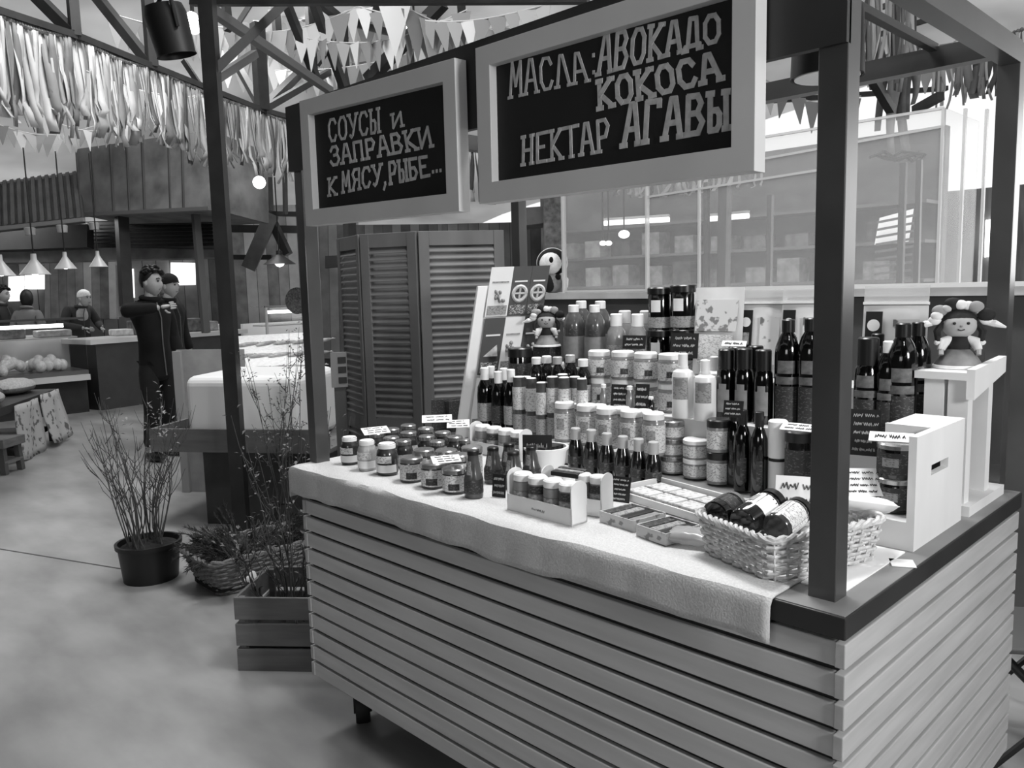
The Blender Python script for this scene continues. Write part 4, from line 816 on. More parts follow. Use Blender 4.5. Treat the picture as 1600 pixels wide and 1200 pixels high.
# --- row of six slim bottles
for i, p in enumerate(((-1.168, 0.562, 1.017, 0.152, 0.027), (-1.094, 0.557, 1.017, 0.155, 0.027), (-1.024, 0.552, 1.017, 0.152, 0.026), (-0.955, 0.547, 1.017, 0.151, 0.026), (-0.889, 0.542, 1.017, 0.151, 0.026), (-0.829, 0.537, 1.017, 0.149, 0.026))):
    vessel('slim_bottle', 'slim dark bottle with pale neck sleeve, %s of the six from the left' % ORD[i], 'bottle', p, 'slim', m_glassd, (.62, .72, 1.0, m_capg), ((.2, .38, 70, 0, m_labd, 'label'),), 'six slim dark bottles', lidname='neck_sleeve')
card('black chalk price card leaning at the feet of the slim bottles', (-0.812, 0.344, 1.017), .06, .075, .25, .25, True, 5)
# --- jars with white lids on the lowest step
for i, p in enumerate(((-1.209, 0.672, 1.09, 0.144, 0.039), (-1.12, 0.672, 1.09, 0.141, 0.039), (-1.016, 0.672, 1.09, 0.141, 0.039), (-0.925, 0.672, 1.09, 0.141, 0.038), (-1.314, 0.672, 1.09, 0.144, 0.038))):
    vessel('jar', 'pale labelled jar with white lid on the lowest step, front row, '+('second', 'third', 'fourth', 'fifth', 'first')[i]+' from the left', 'jar', p, 'jar', m_clear, (.92, .84, 1.0, m_capw), ((.08, .72, 110, 0, m_lab, 'label'), (.32, .6, 22, -12, m_labg, 'picture')), 'pale labelled jars on the lowest step')
for i, p in enumerate(((-1.317, 0.742, 1.09, 0.133, 0.036), (-1.217, 0.742, 1.09, 0.133, 0.036), (-1.113, 0.742, 1.09, 0.133, 0.035), (-1.018, 0.742, 1.09, 0.132, 0.034))):
    vessel('jar', 'jar with white lid on the lowest step, back row, %s from the left' % ORD[i], 'jar', p, 'jar', m_clear, (.92, .84, 1.0, m_capw), ((.08, .72, 110, 0, m_lab, 'label'),), 'white lidded jars behind on the lowest step')
for i, p in enumerate(((-1.237, 0.8, 1.2, 0.089, 0.013), (-1.118, 0.8, 1.2, 0.091, 0.014), (-1.027, 0.8, 1.2, 0.057, 0.012))):
    p = (p[0], p[1], p[2], max(p[3], .06), p[4])
    vessel('vial', 'thin little vial with pale cap on the second step edge, %s of three' % ORD[i], 'bottle', p, 'vial', m_clear if i != 2 else m_glassd, (.75, .85, 1.0, m_capw), (), 'thin vials on the second step', lidname='cap')
# --- stacks of two jars on the second step
for i, p in enumerate(((-1.317, 0.875, 1.2, 0.205, 0.043), (-1.206, 0.875, 1.2, 0.207, 0.043), (-1.103, 0.875, 1.2, 0.206, 0.043), (-0.999, 0.875, 1.2, 0.206, 0.042))):
    for k in range(2):
        vessel('jar', '%s jar with white lid, stack %s from the left on the second step' % (('lower', 'upper')[k], ORD[i]), 'jar', (p[0], p[1], p[2]+k*p[3]/2, p[3]/2, p[4]), 'jar', m_clear, (.96, .8, 1.0, m_capw), ((.1, .68, 110, 0, m_lab, 'label'), (.2, .4, 18, 15, m_labd, 'picture')), 'stacked white lidded jars on the second step')
card('black chalk price card among the stacked jars on the second step', (-1.157, 0.79, 1.204), .07, .09, .3, .2, True, 4); card('small black chalk card to the right of the vials on the second step', (-1.061, 0.79, 1.212), .05, .09, .3, .2, True, 3)
# --- slender bottles at the left of the lowest step
for i, p in enumerate(((-1.562, 0.69, 1.09, 0.218, 0.026), (-1.497, 0.69, 1.09, 0.217, 0.023), (-1.425, 0.67, 1.09, 0.207, 0.022), (-1.388, 0.69, 1.09, 0.229, 0.024), (-1.331, 0.69, 1.09, 0.23, 0.023), (-1.323, 0.74, 1.09, 0.228, 0.023), (-1.246, 0.69, 1.09, 0.231, 0.02), (-1.382, 0.74, 1.09, 0.234, 0.023), (-1.573, 0.74, 1.09, 0.213, 0.024))):
    vessel('slender_bottle', 'slender white capped bottle left on the steps, '+('first', 'second', 'third', 'fourth', 'fifth', 'sixth', 'seventh', 'rear one behind the fifth', 'rear one behind the first')[i]+(' from the left' if i < 7 else ''), 'bottle', p, 'straight', m_sauce, (.85, .9, 1.0, m_capw), ((.42, .82, 110, 0, m_lab, 'upper_label'), (.05, .34, 110, 0, m_labg, 'label')), 'slender white capped bottles', lidname='cap')
for i, p in enumerate(((-1.756, 0.69, 1.09, 0.242, 0.033), (-1.678, 0.69, 1.09, 0.231, 0.031), (-1.606, 0.69, 1.09, 0.243, 0.031), (-1.783, 0.75, 1.09, 0.241, 0.031), (-1.708, 0.75, 1.09, 0.237, 0.031))):
    vessel('dark_bottle', 'dark bottle with white neck collar beside the recipe cards, '+('leftmost', 'middle of the front three', 'right one of the front three', 'rear left', 'rear right')[i], 'bottle', p, 'round', m_glassb, (.52, .74, 1.0, m_capw), ((.12, .42, 70, 0, m_labd if i % 2 else m_labg, 'label'),), 'dark bottles by the recipe cards', lidname='collar')
p = (-1.694, 0.83, 1.2, 0.204, 0.047); vessel('jar', 'black lidded dark jar left of the rag doll on the second step', 'jar', p, 'straight', m_glassb, (1.06, .82, 1.0, m_capk), ((.2, .7, 90, 0, m_labd, 'label'),))
for i, p in enumerate(((-1.587, 0.815, 1.2, 0.171, 0.03), (-1.546, 0.83, 1.2, 0.177, 0.029), (-1.475, 0.815, 1.2, 0.178, 0.028), (-1.422, 0.83, 1.2, 0.187, 0.029), (-1.346, 0.815, 1.2, 0.175, 0.029))):
    vessel('round_bottle', 'round dark bottle with white cap below the rag doll, %s from the left' % ORD[i], 'bottle', p, 'round', m_glassd, (.66, .84, 1.0, (m_capw, m_capg)[i in (2, 3)]), ((.1, .45, 80, 0, m_labg, 'label'),), 'round dark bottles on the second step', lidname='cap')
# --- tall syrup bottles on the top step
for i, p in enumerate(((-1.55, 1, 1.32, 0.251, 0.043), (-1.44, 1, 1.32, 0.251, 0.042), (-1.582, 1.085, 1.32, 0.265, 0.044), (-1.48, 1.085, 1.32, 0.264, 0.043))):
    vessel('syrup_bottle', 'tall syrup bottle with white cap on the top step, '+('front left', 'front right', 'back left', 'back right')[i]+' of four', 'bottle', p, 'tall', m_sauce, (.5, .88, 1.0, m_capw), ((.14, .5, 80, 0, m_labm, 'label'), (.5, .62, 24, 0, m_labd, 'crest')), 'tall syrup bottles', lidname='cap')
for i, p in enumerate(((-1.332, 1, 1.32, 0.217, 0.038), (-1.231, 1, 1.32, 0.217, 0.037), (-1.349, 1.075, 1.32, 0.226, 0.039), (-1.247, 1.075, 1.32, 0.226, 0.038))):
    vessel('honey_bottle', 'shorter bottle with wide white cap on the top step, '+('front left', 'front right', 'back left', 'back right')[i]+' of four', 'bottle', p, 'round', m_clear, (.62, .78, 1.0, m_capw), ((.1, .45, 80, 0, m_labg, 'label'),), 'shorter white capped bottles', lidname='cap')
card('black chalk price card before the shorter white capped bottles', (-1.216, 0.955, 1.408), .09, .05, .3, .2, True, 2); card('black chalk price card before the black tubs', (-0.997, 0.955, 1.382), .1, .09, .3, .2, True, 3)
for i, p in enumerate(((-1.157, 1.04, 1.32, 0.314, 0.045), (-1.054, 1.04, 1.32, 0.321, 0.047))):
    for k in range(2):
        vessel('tub', '%s black tub with pale oval label, %s stack on the top step' % (('lower', 'upper')[k], ('left', 'right')[i]), 'jar', (p[0], p[1], p[2]+k*p[3]/2, p[3]/2, p[4]*.98), 'straight', m_glassb, (1.06, .84, 1.0, m_capk), ((.05, .3, 80, 0, m_labg, 'lower_band'), (.42, .7, 24, -15, m_labw, 'oval_label')), 'stacked black tubs')
# --- white food packets standing on the top step
m_film = mat_film('clear_film', .85, .6); m_pack = mat('white_packet', .85, .4, .03, 12)
def packet(label, a, b, y, ztop, zclear, strip, tilt=-.1):
    x0, x1 = a, b; w = x1-x0; zb = 1.3215; h = ztop-zb
    t = thing('food_packet', label, 'packet', ((x0+x1)/2, y, zb), 0, 'white food packets'); t.rotation_euler = (tilt, 0, .12)
    def bag(z0, z1, k0, k1):
        mb = MB(); N = 8; Mx = 6
        for s in (-1, 1):
            for j in range(N+1):
                for i in range(Mx+1):
                    u, v = i/Mx, j/N; f = z0+(z1-z0)*v; th = .024*(sin(pi*u)**.6)*(1-f)**.7+.0012
                    mb.v.append((-w/2+w*u, s*th, f*h))
        o = (N+1)*(Mx+1)
        for s in (0, 1):
            for j in range(N):
                for i in range(Mx): a_ = s*o+j*(Mx+1)+i; q = (a_, a_+1, a_+Mx+2, a_+Mx+1); mb.f.append(q if s == 0 else q[::-1])
        ring = [j*(Mx+1) for j in range(N+1)]
        for j in range(N):
            for c in (0, Mx): a_ = j*(Mx+1)+c; q = (a_, a_+Mx+1, a_+Mx+1+o, a_+o); mb.f.append(q)
        for i in range(Mx):
            for c in (0, N*(Mx+1)): a_ = c+i; mb.f.append((a_, a_+1, a_+1+o, a_+o))
        return mb
    bag(0, zclear, 0, 0).build('bag', m_pack, t, True)
    if zclear < 1: bag(zclear, 1, 0, 0).build('clear_top', m_film, t, True); MB().box((-w/2, -.012, h*zclear+.004), (w/2, .012, h*zclear+.012)).build('zip_strip', m_capw, t)
    if strip == 2:
        MB().hexa([(-w*.42, -.0265, h*.5), (w*.42, -.0265, h*.5), (w*.42, -.014, h*.86), (-w*.42, -.014, h*.86)], .004).build('printed_picture', mat_print('packet_picture', .82, .5, 35, .55, .5, (1, 1, 1)), t)
        MB().hexa([(-w*.36, -.029, h*.12), (w*.36, -.029, h*.12), (w*.36, -.027, h*.46), (-w*.36, -.027, h*.46)], .004).build('text_panel', mat_print('packet_text', .92, .72, 120, .55), t)
        MB().hexa([(-w*.2, -.0265, h*.04), (-w*.02, -.0265, h*.04), (-w*.02, -.028, h*.1), (-w*.2, -.028, h*.1)], .004).build('brand_mark', m_labk, t)
    if strip == 1:
        x = -w*.30; MB().hexa([(x-w*.13, -.028, h*.06), (x+w*.13, -.028, h*.06), (x+w*.13, -.021, h*(zclear-.06)), (x-w*.13, -.021, h*(zclear-.06))], .004).build('black_strip', m_labk, t)
        MB().lathe([(0, 0), (w*.1, 0), (w*.1, .002), (0, .002)], n=20).xf(Matrix.Translation((x, -.0215, h*(zclear-.2))) @ Matrix.Rotation(rad(90), 4, 'X')).build('round_mark', m_labw, t)
        MB().box((x-w*.08, -.0275, h*(zclear-.46)), (x+w*.08, -.0235, h*(zclear-.32))).build('square_mark', m_labg, t)
        MB().hexa([(0, -.0275, h*.14), (w*.4, -.026, h*.14), (w*.4, -.02, h*(zclear-.14)), (0, -.0215, h*(zclear-.14))], .004).build('printed_picture', mat_print('leaf_print', .86, .45, 26, .6, .5, (1, 1, 1)), t)
    return t
def xs(p): return p[0]
packet('big pale food packet with a printed picture, leftmost beside the black tubs', xs((-0.996, 1.03, 1.56)), xs((-0.815, 1.03, 1.56)), 1.02, (-0.922, 1.05, 1.63)[2], 1, 2)
packet('white food packet with black strip and leaf print right of the big one', xs((-0.847, 1.07, 1.514)), xs((-0.68, 1.07, 1.516)), 1.07, (-0.777, 1.1, 1.62)[2], .82, 1)
packet('white food packet with black strip left of the near post, behind the oil bottles', xs((-0.679, 1.05, 1.517)), xs((-0.522, 1.05, 1.519)), 1.05, (-0.639, 1.1, 1.622)[2], .82, 1)
packet('white food packet with black strip right of the near post', xs((-0.409, 1.05, 1.52)), xs((-0.226, 1.05, 1.523)), 1.05, (-0.35, 1.1, 1.625)[2], .8, 1)
# --- oil and black bottles on the second step, right half
for i, p in enumerate(((-0.764, 0.85, 1.2, 0.232, 0.032), (-0.7, 0.85, 1.2, 0.237, 0.032), (-0.633, 0.85, 1.2, 0.235, 0.031), (-0.77, 0.92, 1.2, 0.235, 0.031), (-0.698, 0.92, 1.2, 0.24, 0.03))):
    vessel('black_bottle', 'wide capped black bottle with arched pale label, '+('left', 'middle', 'right', 'rear left', 'rear right')[i]+' one beside the white lotion bottles', 'bottle', p, 'round', m_glassb, (.8, .72, 1.0, m_capk), ((.12, .44, 38, -8, m_labm, 'label'), (.44, .52, 22, -8, m_labm, 'label_arch')), 'black wide capped bottles', lidname='cap')
card('white price card lying on the black caps under the food packets', (-0.733, 0.84, 1.442), .08, .02, .2, .6, False, 1)
for i, p in enumerate(((-0.562, 0.87, 1.2, 0.329, 0.036), (-0.489, 0.87, 1.2, 0.334, 0.036), (-0.31, 0.85, 1.2, 0.282, 0.033), (-0.313, 0.925, 1.2, 0.288, 0.032), (-0.252, 0.85, 1.2, 0.273, 0.03), (-0.22, 0.86, 1.2, 0.323, 0.037), (-0.202, 0.925, 1.2, 0.323, 0.032))):
    p = (*p[:4], p[4]*1.1)
    vessel('oil_bottle', 'tall dark oil bottle, '+('first left of the near post with an arched label', 'half hidden by the left side of the near post', 'first right of the near post with wide black cap', 'second rank right of the near post', 'one with a white cap right of the near post', 'largest one right of the near post by the rag doll', 'rearmost one by the trestle and rag doll')[i], 'bottle', p, 'tall' if i != 2 else 'round', m_glassb, (.5 if i != 2 else .8, .88 if i != 2 else .72, 1.0, m_capk if i != 4 else m_capw), ((.05, .38, 55, 0, m_labd, 'label'), (.5, .62, 38, 0, m_labo, 'crest_label'), (.40, .47, 50, 0, m_labo, 'name_band')), 'tall dark oil bottles', lidname='cap')
for i, p in enumerate(((-0.897, 0.8, 1.2, 0.216, 0.036), (-0.812, 0.8, 1.2, 0.198, 0.036), (-0.84, 0.9, 1.2, 0.2, 0.032))):
    vessel('lotion_bottle', 'white lotion bottle with white cap, '+('left of the front pair', 'right of the front pair, next to the black bottles', 'rear one behind the pair')[i], 'bottle', p, 'lotion', mat('white_lotion', .9, .35), (.44, .78, 1.0, m_capw), ((.3, .64, 45, -5, m_labg, 'label'), (.5, .62, 20, -10, m_labm, 'emblem')), 'white lotion bottles', lidname='cap')
# --- lower right: tins, dark bottles, jars
def stack(u, n, p, lidm, bodym, lb, grp):
    for k in range(n):
        vessel('tin_jar', '%s squat jar, %s' % (('bottom', 'second', 'third')[k] if k < n-1 else 'top', lb), 'jar', (p[0], p[1], p[2]+k*p[3]/n, p[3]/n, p[4]), 'straight', bodym, (1.03, .76, 1.0, lidm), ((.1, .66, 110, 0, m_lab, 'label'),), grp)
stack(0, 3, (-0.916, 0.768, 1.017, 0.177, 0.04), m_capm, m_clear, 'left stack behind the shallow white tray', 'squat jar stacks')
stack(0, 2, (-0.818, 0.755, 1.017, 0.127, 0.04), m_capw, m_clear, 'middle stack behind the shallow white tray', 'squat jar stacks')
stack(0, 2, (-0.72, 0.732, 1.017, 0.205, 0.036), m_capk, m_clear, 'right stack with black lids behind the tray', 'squat jar stacks')
for i, p in enumerate(((-0.618, 0.7, 1.017, 0.247, 0.027), (-0.555, 0.685, 1.017, 0.249, 0.026), (-0.672, 0.745, 1.017, 0.245, 0.026))):
    vessel('balsamic_bottle', 'glossy black bottle low in front of the arched label bottles, '+('left', 'right', 'rear')[i]+' one', 'bottle', p, 'round', m_glassb, (.5, .82, 1.0, m_capk), ((.12, .42, 20, 10, m_labd, 'label'),), 'low glossy black bottles', lidname='cap')
card('black chalk price card above the right squat jar stack', (-0.629, 0.66, 1.245), .06, .05, .2, .2, True, 3)
p = (-0.504, 0.7, 1.017, 0.227, 0.026); vessel('roll_on_bottle', 'white two part bottle with dark seam left of the near post', 'bottle', p, 'straight', mat('pale_plastic', .84, .4), (1.08, .52, 1.0, m_capw), ((.47, .51, 179, 0, m_labk, 'seam'),))
p = (-0.427, 0.68, 1.017, 0.208, 0.04); vessel('jar', 'dark jar with a white price card on top, left of the near post', 'jar', p, 'straight', m_glassd, (1.03, .85, 1.0, m_capk), ((.3, .75, 80, 0, m_labd, 'label'),))
card('white price card lying on the dark jar left of the near post', (p[0], p[1]-.02, p[2]+p[3]+.001), .1, .035, .1, 1.1, False, 2)
t = thing('clear_punnet', 'clear plastic punnet below the low black bottles', 'box', (-0.622, 0.779, 1.017), .35)
for a, b in (((-.07, -.035, 0), (.07, .035, .002)), ((-.07, -.035, .002), (.07, -.033, .035)), ((-.07, .033, .002), (.07, .035, .035)), ((-.07, -.033, .002), (-.068, .033, .035)), ((.068, -.033, .002), (.07, .033, .035))): MB().box(a, b).build('wall', m_film, t)
for k in range(2):
    p = (-.113, .55, 1.0795, .17, .047)
    vessel('jar', ('lower', 'upper')[k]+' dark jar in the stack leaning room of the pale crate', 'jar', (p[0], p[1], p[2]+k*.085, .085, p[4]), 'straight', m_glassd, (1.03, .84, 1.0, m_capm), ((.12, .75, 70, 0, m_labd, 'label'), (.35, .6, 24, -12, m_labg, 'oval_label')), 'dark jars in the pale crate')
card('tilted white price card on the upper dark jar by the crate', (-.125, .535, 1.2505), .1, .04, .3, 1.15, False, 1)
card('black card with bold chalk rows right of the near post', (-0.214, 0.6, 1.193), .075, .12, .25, .1, True, 5)
for i, q_ in enumerate(((-0.599, 0.85, 1.018), (-0.672, 0.845, 1.018), (-0.524, 0.858, 1.018))): PACKS.append((q_, i))
# --- shallow tray and flat packs in the foreground
a, b = V((-0.808, 0.546, 1.018)), V((-0.492, 0.479, 1.018)); d = b-a; rz = math.atan2(d.y, d.x); w = d.length
t = thing('shallow_tray', 'shallow white wooden tray in front of the squat jars', 'tray', a, rz)
for nm, p0_, p1_ in (('floor', (0, -.17, 0), (w, 0, .004)), ('side', (0, -.006, .004), (w, 0, .038)), ('side', (0, -.17, .004), (.006, -.006, .038)), ('side', (w-.006, -.17, .004), (w, -.006, .038)), ('side', (.006, -.17, .004), (w-.006, -.164, .022))): MB().box(p0_, p1_).build(nm, m_white, t)
R_ = Matrix.Rotation(rz, 3, 'Z')
for i in range(6):
    q = a+R_ @ V((.06+.1*(i % 3), -.045-.075*(i//3), .0045)); o = tag(MB().box((-.045, -.032, 0), (.045, .032, .022)).build('flat_pack', mat_print('flat_pack_print', .78, .64, 60, .55, .5, (1, 1, 1)), None, bevel=.003, loc=q), 'flat printed pack in the shallow white tray, %s row, %s from the left' % (('back', 'front')[i//3], ORD[i % 3]), 'packet', 'flat packs in the tray'); o.rotation_euler = (0, 0, rz)
def lowbox(label, a, b, depth, h, items, il, ig):
    a, b = V(a), V(b); d = b-a; w = d.length; rz = math.atan2(d.y, d.x); t = thing('display_box', label, 'box', a, rz)
    for nm, p0_, p1_ in (('floor', (0, 0, 0), (w, depth, .003)), ('side', (0, 0, .003), (w, .003, h)), ('side', (0, depth-.003, .003), (w, depth, h)), ('side', (0, .003, .003), (.003, depth-.003, h)), ('side', (w-.003, .003, .003), (w, depth-.003, h))): MB().box(p0_, p1_).build(nm, mat_print('display_box_print', .75, .5, 40, .6, .5, (1, 1, 1)), t)
    R_ = Matrix.Rotation(rz, 3, 'Z')
    for i in range(items):
        q = a+R_ @ V((w*(i+.5)/items, depth/2, .0035)); o = tag(MB().box((-w/items*.44, -depth*.42, 0), (w/items*.44, depth*.42, h*.85)).build('snack_bar', (m_labd, m_labg, m_labk, m_labm)[i % 4], None, bevel=.004, loc=q), 'wrapped bar in the %s, %s from the left' % (il, ORD[i]), 'bar', ig); o.rotation_euler = (0, 0, rz)
lowbox('low open display box of wrapped bars on the cloth, left of two', (-0.731, 0.154, 1.018), (-0.605, 0.136, 1.018), .12, .03, 4, 'left low display box', 'bars in the left display box')
lowbox('low open display box of wrapped bars on the cloth, right of two', (-0.584, 0.119, 1.018), (-0.482, 0.1, 1.018), .12, .03, 3, 'right low display box', 'bars in the right display box')
def pillow(name, label, p, sx, sy, h, rz, m, cat='packet'):
    mb = MB(); N = 12
    for s in (1, -1):
        for j in range(N+1):
            for i in range(N+1):
                u, v = i/N*2-1, j/N*2-1; f = max(0, (1-u**4)*(1-v**4))**.7
                mb.v.append((u*sx, v*sy, h/2+s*(h/2*f*(1+.12*sin(i*2.1)*cos(j*1.7))+.0006)))
    o = (N+1)**2
    for s in (0, 1):
        for j in range(N):
            for i in range(N): a_ = s*o+j*(N+1)+i; q = (a_, a_+1, a_+N+2, a_+N+1); mb.f.append(q if s == 0 else q[::-1])
    for i in range(N):
        for q in ((i, i+1), (N*(N+1)+i, N*(N+1)+i+1), (i*(N+1), (i+1)*(N+1)), (i*(N+1)+N, (i+1)*(N+1)+N)): mb.f.append((q[0], q[1], q[1]+o, q[0]+o))
    ob = mb.build(name, m, None, True, loc=p); ob.rotation_euler = (0, 0, rz) if not hasattr(rz, '__len__') else rz; return tag(ob, label, cat)
for q_, i in PACKS: pillow('clear_pouch', 'clear filled pouch below the low black bottles, '+('middle', 'left', 'right')[i]+' of three', q_, .045, .035, .04, .3+.2*i, mat_film('pouch_film_%d' % i, .62+.08*i, .3), 'bag')
pillow('clear_bag', 'clear filled bag lying on the cloth at the left of the wicker basket', (-0.452, 0.159, 1.018), .055, .04, .035, .3, mat_film('hazy_bag', .75, .35), 'bag')

# --- wicker basket
A_, B_, C_ = V((-.182, .052)), V((-.402, .128)), V((-.068, .335)); D_ = B_+C_-A_; ce = (B_+C_)/2
ux = (A_-B_).normalized(); uy = V((-ux.y, ux.x)); hw, hd = (A_-B_).length/2, (C_-A_).length/2; brz = math.atan2(ux.y, ux.x)
t = thing('wicker_basket', 'oblong pale wicker basket full of jars and packets beside the near post', 'basket', (ce.x, ce.y, ZC), brz); m_wick = mat('pale_wicker', .74, .7, .1, 70, (1, 1, 1), .2)
BH = .095
def bpt(a, f, off=0):
    c, s_ = cos(a), sin(a); e = 9; k = (abs(c)**e+abs(s_)**e)**(-1/e); fl = 1+.12*f
    return V((c*k*(hw*fl+off), s_*k*(hd*fl+off), BH*f))
NU = 44; mb = MB()
for r_ in range(9):
    pts = []
    for i in range(NU*2+1):
        a = 2*pi*i/(NU*2); pts.append(bpt(a, .06+.86*r_/8, .0035*(1 if (i//2+r_) % 2 else -1)))
    mb.tube(pts, .0044, 6)
mb.build('weave', m_wick, t, True)
mb = MB()
for i in range(NU): a = 2*pi*(i+.5)/NU; mb.tube([bpt(a, 0), bpt(a, 1)], .0032, 5)
mb.build('stake', m_wick, t, True)
mb = MB()
for k in range(3): mb.tube([bpt(2*pi*i/120, 1.0)+V((.005*cos(i*.9+k*2.1), .005*cos(i*.9+k*2.1), .005*sin(i*.9+k*2.1))) for i in range(121)], .0055, 6)
mb.build('braided_rim', m_wick, t, True)
mb = MB(); mb.v = [tuple(bpt(2*pi*i/40, 0, -.002)+V((0, 0, z))) for z in (.001, .005) for i in range(40)]; mb.f = [tuple(reversed(range(40))), tuple(range(40, 80))]+[(i, (i+1) % 40, 40+(i+1) % 40, 40+i) for i in range(40)]
mb.build('base', m_wick, t); 
def inb(x, y, z): return tuple((V((ce.x, ce.y))+ux*x+uy*y).to_3d()+V((0, 0, ZC+z)))
def lying(label, p0, p1, h, r, body, capm, labs):
    d = (V(p1)-V(p0)).normalized(); q = d.to_track_quat('Z', 'Y').to_euler(); c = V(p0)
    vessel('jar', label, 'jar', (c.x, c.y, c.z, h, r), 'jar', body, (.95, .84, 1, capm), labs, 'jars lying in the wicker basket', tilt=q)
lying('dark glossy jar lying at the left end of the wicker basket', (-0.372, 0.14, 1.105), (-0.373, 0.292, 1.12), .095, .034, m_glassd, m_capm, ((.25, .7, 179, 0, m_labd, 'label'),))
lying('dark jar with a broad white label lying in the middle of the basket', (-0.301, 0.141, 1.1), (-0.285, 0.33, 1.14), .135, .036, m_glassd, m_capk, ((.3, .72, 179, 0, m_labw, 'label'), (.4, .6, 60, 120, m_labg, 'print')))
lying('pale labelled jar with black lid lying in the basket nearest the near post', (-0.234, 0.169, 1.095), (-0.231, 0.34, 1.125), .12, .034, m_pres, m_capk, ((.1, .7, 179, 0, m_lab, 'label'),))
card('large white card with dark lettering strokes standing in the basket', (-0.233, 0.324, 1.1), .15, .085, toward_shopper(ce.x, ce.y)*.9, .45, False, 2, 'lettered_card')
pillow('white_packet', 'white packet lying at the right end of the wicker basket behind the post', (-0.127, 0.39, 1.105), .065, .05, .035, (-.35, .1, brz+.9), m_labw)
card('white sheet with fine print tilted at the right end of the basket', (-0.16, 0.478, 1.12), .1, .07, toward_shopper(ce.x, ce.y)+.2, .5, False, 4, 'leaflet')
for i, (x, y) in enumerate(((-.06, .05), (.05, .05), (-.05, .13))): pillow('packing_paper', 'crumpled pale packing in the wicker basket, '+('left', 'right', 'far')[i]+' piece', inb(x, y, .02), .05, .045, .05, brz+i, m_labw if i else m_labg)

# --- recipe card rack at the back left of the counter
bl, br, tr, tl = [V(p) for p in ((-1.985, .72, 1.013), (-1.845, .98, 1.014), (-1.775, 1.08, 1.66), (-1.905, .80, 1.655))]
t = thing('recipe_rack', 'white leaning rack of recipe cards at the back left of the counter', 'rack', (bl+br)/2); T_ = Matrix.Translation(-t.location)
nrm = (br-bl).cross(tl-bl).normalized()
MB().hexa([bl, br, tr, tl], .012).xf(T_).build('back_panel', mat('rack_white', .93, .4), t)
MB().hexa([bl+nrm*.014, bl.lerp(br, .13)+nrm*.014, tl.lerp(tr, .13)+nrm*.014, tl+nrm*.014], .014).xf(T_).build('side_rail', mat('rack_white', .93), t)
MB().bar(bl.lerp(br, .5)-nrm*.05+V((0, .06, 0)), bl.lerp(br, .5).lerp(tl.lerp(tr, .5), .8)-nrm*.015, .02).xf(T_).build('prop', mat('rack_white', .93), t)
def pt_(u, v, o): return bl.lerp(br, u).lerp(tl.lerp(tr, u), v)+nrm*o
dk = mat('dark_recipe_card', .27, .5); lt = mat('pale_recipe_card', .88, .5)
for i, (u0, u1, v0, v1, m) in enumerate(((.15, .47, .80, 1.12, lt), (.475, .74, .80, 1.12, dk), (.745, 1.0, .80, 1.12, dk), (.17, .46, .42, .79, dk), (.465, .75, .42, .79, lt), (.755, 1.0, .42, .79, dk), (.17, .47, .05, .40, lt), (.475, .75, .05, .40, lt))):
    lb = ('pale card top left', 'dark card with a fruit slice top middle', 'dark card top right', 'dark card with a cheese wedge middle left', 'pale card in the middle', 'dark card middle right', 'pale card low left', 'pale card low middle')[i]
    c = thing('recipe_card', 'recipe '+lb+' of the white rack', 'card', pt_((u0+u1)/2, v0, .02), 0, 'recipe cards on the rack'); T2 = Matrix.Translation(-c.location)
    MB().hexa([pt_(u0, v0, .018), pt_(u1, v0, .018), pt_(u1, v1, .018), pt_(u0, v1, .018)], .003).xf(T2).build('sheet', m, c)
    um, dv = (u0+u1)/2, v1-v0; w2 = (u1-u0)
    MB().hexa([pt_(u0+.02, v0+dv*.03, .0195), pt_(u1-.02, v0+dv*.03, .0195), pt_(u1-.02, v0+dv*.22, .0195), pt_(u0+.02, v0+dv*.22, .0195)], .001).xf(T2).build('text_block', mat_print('recipe_text_dark' if m is dk else 'recipe_text_pale', .3 if m is dk else .6, .75 if m is dk else .4, 110, .55), c)
    MB().hexa([pt_(u0+.04, v0+dv*.68, .0195), pt_(u1-.04, v0+dv*.68, .0195), pt_(u1-.04, v0+dv*.71, .0195), pt_(u0+.04, v0+dv*.71, .0195)], .001).xf(T2).build('rule', lt if m is dk else m_labg, c)
    # food picture: ring, wedge or cluster
    mb = MB(); ctr = pt_(um, v0+dv*.45, .021); X_, Z_ = (br-bl).normalized(), (tl-bl).normalized(); rr = w2*(br-bl).length*.36
    if i in (1, 2): mb.tube([ctr+X_*rr*cos(a*pi/12)+Z_*rr*1.1*sin(a*pi/12) for a in range(25)], .008, 6); mb.tube([ctr-X_*rr*.8, ctr+X_*rr*.8], .005, 6); mb.tube([ctr-Z_*rr*.9, ctr+Z_*rr*.9], .005, 6)
    elif i == 3: mb.add([ctr-X_*rr-Z_*rr, ctr+X_*rr-Z_*rr, ctr+X_*rr*.7+Z_*rr*.6, ctr-X_*rr-Z_*rr+nrm*.003, ctr+X_*rr-Z_*rr+nrm*.003, ctr+X_*rr*.7+Z_*rr*.6+nrm*.003], [(0, 2, 1), (3, 4, 5), (0, 1, 4, 3), (1, 2, 5, 4), (2, 0, 3, 5)])
    else:
        for k in range(9): mb.ball(ctr+X_*rr*random.uniform(-.7, .7)+Z_*rr*random.uniform(-1, 1), (.009, .006, .009), 8, 6)
    mb.xf(T2).build('food_picture', mat('picture_pale', .72, .6, .1, 60) if m is dk else mat('picture_mid', .55, .6, .12, 60), c)

